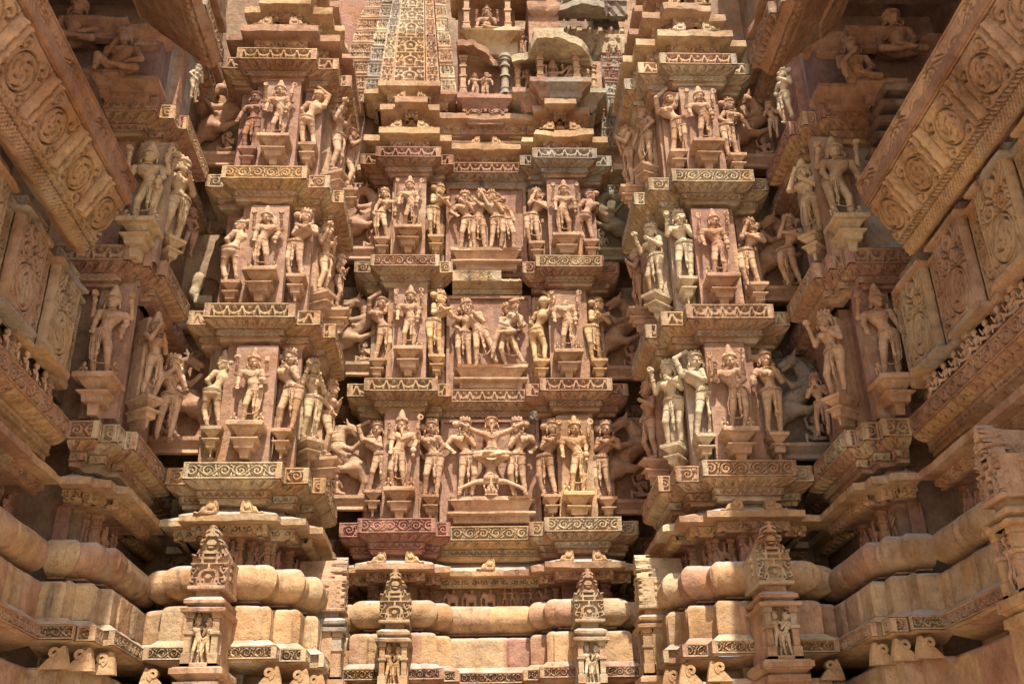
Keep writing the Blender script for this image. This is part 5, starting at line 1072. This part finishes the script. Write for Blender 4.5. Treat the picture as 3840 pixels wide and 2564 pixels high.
for o in [o for o in bpy.data.objects if o.name.startswith("end_pier")]: mini_row(o, END_LOW if "left" in o["label"] else mirror(END_LOW), 4, -.05)
for o in [o for o in bpy.data.objects if o.name.startswith("balcony_wall")]:
    lf = "left" in o["label"]; s = -1 if lf else 1; mini_row(o, SIDE if lf else mirror(SIDE), 5, -.05, 26)
    rs = random.Random(77)
    for k in range(14):
        y = 6.85 - k * .34
        for e in (-.085, .075):
            if y > 3.2: put(DW, o, s * 3.27, y + e, 3.02, R(90) * -s, col(0, rs), rs.uniform(.9, 1.0))
for o in MINI + [DW, POST]: bpy.data.objects.remove(o)

# ================================================================== top of the middle bay: spire face, niches, pavilion
def patch4(mb, c00, c10, c01, c11, W, H, fn, depth, res=.012, seed=0, tint=None, rough=.003, skirt=.05):
    nu = max(2, int(W / res)); nv = max(2, int(H / res)); U, Vv = np.meshgrid(np.linspace(0, 1, nu + 1), np.linspace(0, 1, nv + 1), indexing='ij'); c00, c10, c01, c11 = (np.array(q, float) for q in (c00, c10, c01, c11))
    pos = (c00 * (1 - U[..., None]) + c10 * U[..., None]) * (1 - Vv[..., None]) + (c01 * (1 - U[..., None]) + c11 * U[..., None]) * Vv[..., None]
    en = np.cross(c10 - c00, c01 - c00); en /= np.linalg.norm(en)
    d = -depth * fn(U * W, Vv * H, W, H) + (noise(pos, 14, seed) - .5) * rough * 2 - np.maximum(0, noise(pos, 4, seed + 9) - .6) * .03; pos = pos + en * d[..., None]
    G = np.pad(pos, ((1, 1), (1, 1), (0, 0)), mode='edge'); k = np.zeros(G.shape[:2], bool); k[0, :] = k[-1, :] = True; k[:, 0] = k[:, -1] = True; G[k] -= en * skirt
    n0, n1 = G.shape[:2]; idx = np.arange(n0 * n1).reshape(n0, n1); F = np.stack([idx[:-1, :-1], idx[1:, :-1], idx[1:, 1:], idx[:-1, 1:]], -1).reshape(-1, 4)
    nb = max(1, int(H / .42)); rs = random.Random(seed); T = np.array([tint_of(rs.choice(tint), rs) for _ in range(nb + 1)]); bi = np.clip((np.pad(Vv, ((1, 1), (1, 1)), mode='edge') * nb).astype(int), 0, nb); mb.add(G.reshape(-1, 3), F, T[bi].reshape(-1, 3))
def p_rope(u, v, W, H):
    s = .30; y = (v % s) / s; g = np.where((y > .50) & (y < .62), .3 + .7 * (np.sin(u * 120 + v * 60) > 0), np.where((y > .70) & (y < .80), 1.3, np.where(y > .80, .25, 0))); return np.where(y < .5, p_jala(u, v, W, H, .15), g)
sp = tag(empty("spire_face"), "curving spire face of carved lattice stone above the left half of the middle bay", "temple spire")
ybase, ytop, zt0, zt1 = 10.25, 11.05, 8.73, 11.3
def pt(x0, x1, y0, y1, q, zz): t = q; return x0 + (x1 - x0) * t, y0 + (y1 - y0) * t, zz
cols = [(-1.165, -1.125, -.763, -.835, 10.27, p_tower, .05, (2, 4, 5, 6, 0)), (-1.345, -1.24, -1.175, -1.135, 10.31, lambda u, v, W, H: p_jala(u, v, W, H, .18), .04, (6, 4, 6, 0)), (-.753, -.825, -.580, -.72, 10.31, lambda u, v, W, H: p_jala(u, v, W, H, .18), .04, (4, 0, 3)), (-1.54, -1.40, -1.352, -1.25, 10.42, p_rope, .04, (6, 6, 4)), (-.565, -.70, -.37, -.55, 10.42, p_rope, .04, (4, 3, 0, 2))]
cols += [(-1.95, -1.70, -1.58, -1.45, 10.66, p_rope, .05, (6, 3, 0)), (1.62, 1.55, 2.0, 1.9, 10.72, p_rope, .05, (6, 6, 3))]
for xa, xb, xc, xd, yb, fn, dp, tt in cols:      # bottom-left, top-left, bottom-right, top-right
    m = MB(); z0 = 8.735; zs = [z0, 9.7, 10.6, 11.5]; ys = [yb, yb + .16, yb + .40, yb + .78]
    for k in range(3):
        q0, q1 = (zs[k] - z0) / 2.1, (zs[k + 1] - z0) / 2.1; L0 = lambda q: xa + (xb - xa) * q; R0 = lambda q: xc + (xd - xc) * q
        patch4(m, (L0(q0), ys[k], zs[k]), (R0(q0), ys[k], zs[k]), (L0(q1), ys[k + 1], zs[k + 1]), (R0(q1), ys[k + 1], zs[k + 1]), abs(xc - xa), zs[k + 1] - zs[k], fn, dp, res=.0125, seed=int(xa * -100) + k, tint=tt, skirt=.25)
    m.build("lattice_strip", parent=sp, angle=180)
m = MB(); B_ = [(-1.56, 10.42, 8.6), (-.36, 10.42, 8.6), (-.36, 11.2, 8.6), (-1.56, 11.2, 8.6), (-1.40, 11.1, 11.6), (-.60, 11.1, 11.6), (-.60, 11.3, 11.6), (-1.40, 11.3, 11.6)]
B_ = [(x, y + .10, z) for x, y, z in B_]; m.add(B_, [(0, 1, 5, 4), (1, 2, 6, 5), (3, 0, 4, 7), (4, 5, 6, 7)], tint_of(3)); m.build("core", parent=sp)
SPB = [(-1.545, 10.85), (-1.545, 10.40), (-1.35, 10.40), (-1.35, 10.25), (-.571, 10.25), (-.571, 10.40), (-.364, 10.40), (-.364, 10.85)]
m = MB(); sweep(m, SPB, [(-.16, 8.50), (-.12, 8.56), (-.10, 8.60), (-.05, 8.615), (0, 8.655), (0, 8.735, 1), (-.2, 8.74)], seed=901, tints=(0, 5, 2)); relief(m, SPB, -.095, 8.612, -.005, 8.655, p_petal, .014, res=.01, seed=902, tints=(0, 5)); relief(m, SPB, -.115, 8.50, -.115, 8.57, p_curls, .02, res=.01, seed=903, tints=(0, 2), minlen=.12); m.build("petal_base", parent=sp)

def pillar(mb, x, y, z0, z1, w, t, rnd=0):
    H = z1 - z0
    for a, b0, b1 in ((1.25, 0, .06), (1.0, .06, .14), (1.15, .14, .17), (.8, .17, .44), (1.12, .44, .49), (.78, .49, .70), (1.12, .70, .75), (.8, .75, .86), (1.1, .86, .90), (1.35, .93, 1.0), (1.15, .90, .93)):
        if rnd:
            n = 14; an = np.linspace(0, 2 * np.pi, n + 1)[:-1]; V = [(x + w * a * math.cos(q), y + w * a * math.sin(q), zz) for zz in (z0 + H * b0, z0 + H * b1) for q in an]
            F = [(i, (i + 1) % n, n + (i + 1) % n, n + i) for i in range(n)] + [(n, n + i, n + i + 1, n + i + 1) for i in range(1, n - 1)] + [(0, i + 1, i, i) for i in range(1, n - 1)]; mb.add(V, F, t)
        else: mb.box((x - w * a, y - w * a, z0 + H * b0), (x + w * a, y + w * a, z0 + H * b1), .004, t)
def rough_slab(par, pts, th, name, seed, tint, axis=2):
    """a broken flat stone with an uneven outline (points in order), thickness th downwards"""
    rs = random.Random(seed); P = []; n = len(pts)
    for i in range(n):
        a, b = np.array(pts[i], float), np.array(pts[(i + 1) % n], float)
        m_ = max(1, int(np.linalg.norm(b - a) / .04))
        for k in range(m_): q = a + (b - a) * k / m_; P.append(q + np.array([rs.uniform(-.012, .012), rs.uniform(-.008, .008), rs.uniform(-.01, .01)]))
    P = np.array(P); N = len(P); c = P.mean(0); m = MB(); low = P.copy(); low[:, 2] -= th; low[:, :2] = c[:2] + (low[:, :2] - c[:2]) * .97; V = list(P) + list(low) + [c, c - (0, 0, th)]
    F = [(i, (i + 1) % N, 2 * N, 2 * N) for i in range(N)] + [(N + (i + 1) % N, N + i, 2 * N + 1, 2 * N + 1) for i in range(N)] + [(i, N + i, N + (i + 1) % N, (i + 1) % N) for i in range(N)]
    m.add(V, F, tint); return m.build(name, parent=par, angle=30)
# middle niche with a couple, and the seated figure above it
nc = tag(empty("roof_niche"), "pillared niche with a broken sloping canopy at the top centre", "niche")
m = MB(); sweep(m, [(-.36, 10.9), (-.36, 10.40), (.355, 10.40), (.355, 10.9)], [(-.12, 8.28), (-.12, 8.50), (-.08, 8.505), (-.06, 8.54), (0, 8.60), (0, 8.685, 1), (-.36, 8.69)], seed=910, tints=(3, 3)); relief(m, [(-.36, 10.9), (-.36, 10.40), (.355, 10.40), (.355, 10.9)], -.07, 8.40, -.07, 8.495, p_curls, .03, res=.008, seed=4, tints=(3,), minlen=.2); relief(m, [(-.36, 10.9), (-.36, 10.40), (.355, 10.40), (.355, 10.9)], -.06, 8.545, -.002, 8.60, p_petal, .015, res=.01, seed=3, tints=(3,)); m.box((-.30, 10.62, 8.2), (.30, 10.9, 8.687), 0, tint_of(3)); m.build("sill", parent=nc)
m = MB(); m.box((-.36, 10.74, 8.69), (.36, 10.95, 9.6), 0, tint_of(3)); m.build("niche_wall", parent=nc)
m = MB(); pillar(m, -.285, 10.46, 8.69, 9.30, .042, tint_of(0)); m.build("square_pillar", parent=nc); m = MB(); pillar(m, .255, 10.47, 8.69, 9.34, .062, tint_of(6), 1); m.build("round_pillar", parent=nc)
rough_slab(nc, [(-.37, 10.30, 9.46), (-.16, 10.30, 9.47), (.02, 10.42, 9.44), (.12, 10.5, 9.30), (.25, 10.62, 9.42), (.36, 10.78, 9.55), (-.37, 10.78, 9.58)], .09, "canopy", 5, tint_of(7))
us = tag(empty("upper_shrine"), "upper shrine whose yellowish sill carries a seated deity between two square posts, top centre", "niche")
m = MB(); sweep(m, [(-.34, 11.0), (-.34, 10.34), (.47, 10.34), (.47, 11.0)], [(-.20, 9.50), (-.16, 9.56), (-.12, 9.60), (-.02, 9.66), (0, 9.67), (0, 9.745, 1), (-.4, 9.75)], seed=920, tints=(1, 4), chip=.08); m.box((-.30, 10.5, 9.4), (.43, 11., 9.746), 0, tint_of(1)); m.build("sill", parent=us)
m = MB(); m.box((-.36, 10.78, 9.74), (.42, 11.1, 10.9), 0, tint_of(7)); m.build("niche_wall", parent=us)
for xx in (-.245, .305): m = MB(); pillar(m, xx, 10.45, 9.75, 10.48, .045, tint_of(0)); m.build("square_post", parent=us)
m = MB(); sweep(m, [(-.45, 11.), (-.45, 10.30), (.85, 10.30), (.85, 11.)], [(-.12, 10.45), (-.1, 10.48), (0, 10.50), (.02, 10.62, 1), (-.1, 10.66), (-.3, 10.74)], seed=921, tints=(7, 5)); m.box((-.4, 10.34, 10.46), (.8, 11., 10.6), 0, tint_of(7)); m.build("canopy", parent=us)
m = MB()
sweep(m, [(.56, 11.), (.56, 10.36), (1.0, 10.36), (1.0, 11.)], [(-.2, 9.60), (-.14, 9.66), (-.14, 9.95), (-.02, 10.05), (0, 10.12, 1), (0, 10.2), (-.2, 10.25)], seed=922, tints=(7, 0)); relief(m, [(.56, 11.), (.56, 10.36), (1.0, 10.36), (1.0, 11.)], -.13, 9.97, -.02, 10.05, p_petal, .02, res=.011, seed=3, tints=(7,)); m.box((.58, 10.45, 9.3), (.98, 11., 10.5), 0, tint_of(7)); m.build("stepped_side_wall", parent=us)
# right pavilion
pv = tag(empty("roof_pavilion"), "pillared pavilion with a broken sunlit roof stone above the right half of the middle bay", "pavilion")
PVB = [(.335, 10.85), (.335, 10.28), (.545, 10.28), (.545, 10.08), (1.315, 10.08), (1.315, 10.28), (1.53, 10.28), (1.53, 10.85)]
m = MB(); sweep(m, PVB, [(-.18, 8.42), (-.12, 8.46), (-.11, 8.52), (-.09, 8.54), (-.01, 8.60), (0, 8.605), (0, 8.675, 1), (-.3, 8.68)], seed=930, tints=(6, 3, 6), chip=.05); relief(m, PVB, -.09, 8.545, -.002, 8.60, p_petal, .016, res=.01, seed=6, tints=(1, 6)); m.box((.50, 10.50, 8.4), (1.40, 10.9, 8.677), 0, tint_of(6)); m.box((.72, 10.28, 8.5), (1.14, 10.6, 8.676), 0, tint_of(6)); m.build("petal_sill", parent=pv)
m = MB(); m.box((.335, 10.72, 8.68), (1.55, 10.95, 9.5), 0, tint_of(7)); m.build("niche_wall", parent=pv)
for xx in (.685, 1.145): m = MB(); pillar(m, xx, 10.17, 8.68, 9.13, .045, tint_of(0)); m.build("square_post", parent=pv)
for xx in (.415, 1.385): m = MB(); pillar(m, xx, 10.38, 8.68, 9.13, .042, tint_of(0), 1); m.build("round_pillar", parent=pv)
rough_slab(pv, [(.33, 10.20, 9.13), (.54, 10.16, 9.14), (.56, 9.98, 9.15), (.62, 9.92, 9.27), (.95, 9.92, 9.28), (1.22, 9.95, 9.15), (1.3, 10.05, 9.14), (1.38, 10.3, 9.13), (1.3, 10.74, 9.42), (.40, 10.74, 9.40)], .10, "broken_roof", 8, tint_of(4))
rough_slab(pv, [(.62, 10.0, 9.40), (.98, 10.0, 9.40), (1.0, 10.35, 9.56), (.62, 10.35, 9.56)], .22, "broken_gable_stone", 18, tint_of(4))
# lattice wall behind
lw = tag(empty("lattice_wall"), "weathered grey lattice wall with lozenge flowers behind the pavilion at the upper right", "temple wall")
def p_loz(u, v, W, H):
    y = v / .42; i = np.floor(y); y = y % 1; x = (u % .30) / .30 - .5; loz = (np.abs(x) * 1.9 + np.abs(y - .5)) < .46; vein = np.abs(np.sin(np.arctan2(y - .5, x) * 5)) < .3
    g = np.where(loz, np.where(vein & (np.hypot(x, y - .5) > .08), .6, -.3), np.where((np.abs(x) < .36), 1.2, .0)); s, r = spiral(((u / .15) % 1 - .5), (y - .93) * 1.2, .13, 1.2)
    g = np.where((y > .8), np.where(r < .13, s * .9, 0.2), g); return np.where((y < .06), 1.0, g)
for k, (x0, x1, z0, z1, yy, fn, tt) in enumerate(((1.02, 1.95, 9.34, 10.3, 10.86, p_loz, (6, 4, 6)), (.95, 2.0, 10.42, 11.6, 10.80, lambda u, v, W, H: p_tower(u, v, W, H), (6, 4, 6)), (1.52, 2.0, 8.2, 9.3, 10.86, lambda u, v, W, H: p_jala(u, v, W, H, .2), (6, 7)))):
    m = MB(); patch4(m, (x0, yy, z0), (x1, yy, z0), (x0, yy + .06, z1), (x1, yy + .06, z1), x1 - x0, z1 - z0, fn, .04, seed=950 + k, tint=tt, skirt=.1); m.build("lattice_panel", parent=lw, angle=180)
rough_slab(lw, [(.98, 10.55, 10.30), (1.3, 10.42, 10.34), (1.62, 10.45, 10.30), (1.7, 10.8, 10.42), (.98, 10.8, 10.42)], .09, "broken_ledge", 28, tint_of(6))
def seated(x, y, z, H, label, seed, kw, tint=7, two=None):
    root = empty("seated_statue", (x, y, z)); rs = random.Random(seed); c = tuple(v * .9 for v in col(tint, rs)); part_figure(root, (0, 0, 0), H / .62, 0, c, vox=.0095, **kw)
    if two: part_figure(root, (H * .55, -.02, 0), H * .82 / .62, -15, c, vox=.0095, legs='ease', female=1, crown='short', arms=('chest', 'around'), turn=-.5)
    return tag(root, label, "statue")
seated(.03, 10.52, 9.75, .45, "seated crowned deity between square posts at the very top centre", 1, dict(legs='seat', arms=('down', 'chest'), back=BK['wide'], crown='tall', belly=1))
seated(.86, 10.30, 8.68, .40, "seated deity with a consort beside him inside the roof pavilion", 2, dict(legs='ease', arms=('hold', 'around'), back=BK['wide'], crown='tall'), 7, 1)
def standing(x, y, z, H, yaw, label, seed, kws, tint=0):
    root = empty("couple_statue" if len(kws) > 1 else "statue", (x, y, z)); rs = random.Random(seed); c = tuple(v * .9 for v in col(tint, rs))
    for i, kw in enumerate(kws): part_figure(root, ((i - (len(kws) - 1) / 2) * H * .36, 0, 0), H / 1.05, yaw + (12 if i == 0 else -12) * (len(kws) > 1), c, vox=.011, **kw)
    return tag(root, label, "statue")
standing(-.06, 10.55, 8.69, .44, 0, "couple standing under the broken canopy of the top centre niche", 11, [dict(crown='tophair', arms=('down', 'around'), px=.03), dict(female=1, crown='short', arms=('chest', 'down'), px=-.05, bun=1)])
standing(.54, 10.42, 8.68, .40, 0, "slim figures standing left of the seated pair in the roof pavilion", 12, [dict(female=1, crown='short', arms=('hold', 'hip'), px=.04)], 7)
standing(1.27, 10.36, 8.68, .40, 0, "slim pale figures standing right of the seated pair in the roof pavilion", 13, [dict(female=1, crown='short', arms=('up', 'hip'), px=-.04)], 0)
standing(.50, 10.62, 9.40, .55, 0, "shadowed standing figure beside the uppermost shrine, right of its posts", 14, [dict(female=1, crown='short', arms=('chest', 'hip'), px=-.04)], 7)
# dark seated figures under the balcony roofs
for s, w_ in ((-1, "left"), (1, "right")):
    seated(s * 3.74, 7.22, 6.45, .60, "large dark brown seated figure under the %s balcony roof, nearer the outer corner" % w_, 20 + s, dict(legs='seat', arms=('down', 'hip'), crown='tophair'), 7)
    seated(s * 3.28, 7.20, 6.12, .55, "smaller dark brown crouching figure under the %s balcony roof, nearer the pier" % w_, 24 + s, dict(legs='ease', arms=('chest', 'hip'), crown='short', belly=1), 7)
# the empty niche where a leogryph broke away
dn = tag(empty("broken_statue", (-2.86, 9.2, 4.85)), "empty niche with only pale broken fragments of a lost leogryph, left of the left pier", "statue remains")
m = MB(); m.box((-.30, .08, -.1), (.30, .25, 1.0), .02); m.build("back_slab", M_STONE, dn, 30, (.36, .25, .15))
F = Field((-.3, -.2, -.1), (.35, .2, .95), .014); F.ell((.10, .05, .45), (.20, .09, .36), .05); F.ring((.16, -.0, .80), (0, 1, 0), .09, .032, 12, 1, .02); F.ell((.02, -.02, .3), (.12, .04, .10), 0, True); sculpt(dn, "worn_core", F, 1, Matrix.Identity(4), (.30, .20, .12))
F = Field((-.3, -.2, -.1), (.3, .2, .6), .014); F.ell((-.06, -.05, .34), (.07, .05, .12), .03); F.ell((-.08, -.07, .20), (.05, .05, .07), .03); F.slab((.02, -.06, .12), (.09, .05, .05), .02, .02); F.ell((-.05, -.12, .30), (.05, .03, .06), 0, True); sculpt(dn, "broken_fragment", F, 1, Matrix.Identity(4), (.42, .32, .20))
# wasp nest
F = Field((-.06, -.06, -.11), (.06, .06, .06), .007); rs = random.Random(4)
for k in range(60):
    a, b = rs.uniform(0, 6.28), rs.uniform(-.085, .02); r = .038 * math.sqrt(max(.1, 1 - ((b + .03) / .065) ** 2)); F.ell((r * math.cos(a), r * math.sin(a), b), (.014, .014, .012), .004)
F.ell((0, 0, -.03), (.036, .036, .058), .01); V_, Q_ = F.mesh(); m = MB(); m.add(V_, Q_, (.02, .018, .02)); wn = m.build("wasp_nest", M_BLOCK, None, 180); wn.location = (.47, 10.12, 4.16); tag(wn, "small black wasp nest hanging under the cornice right of the acrobatic panel", "wasp nest")
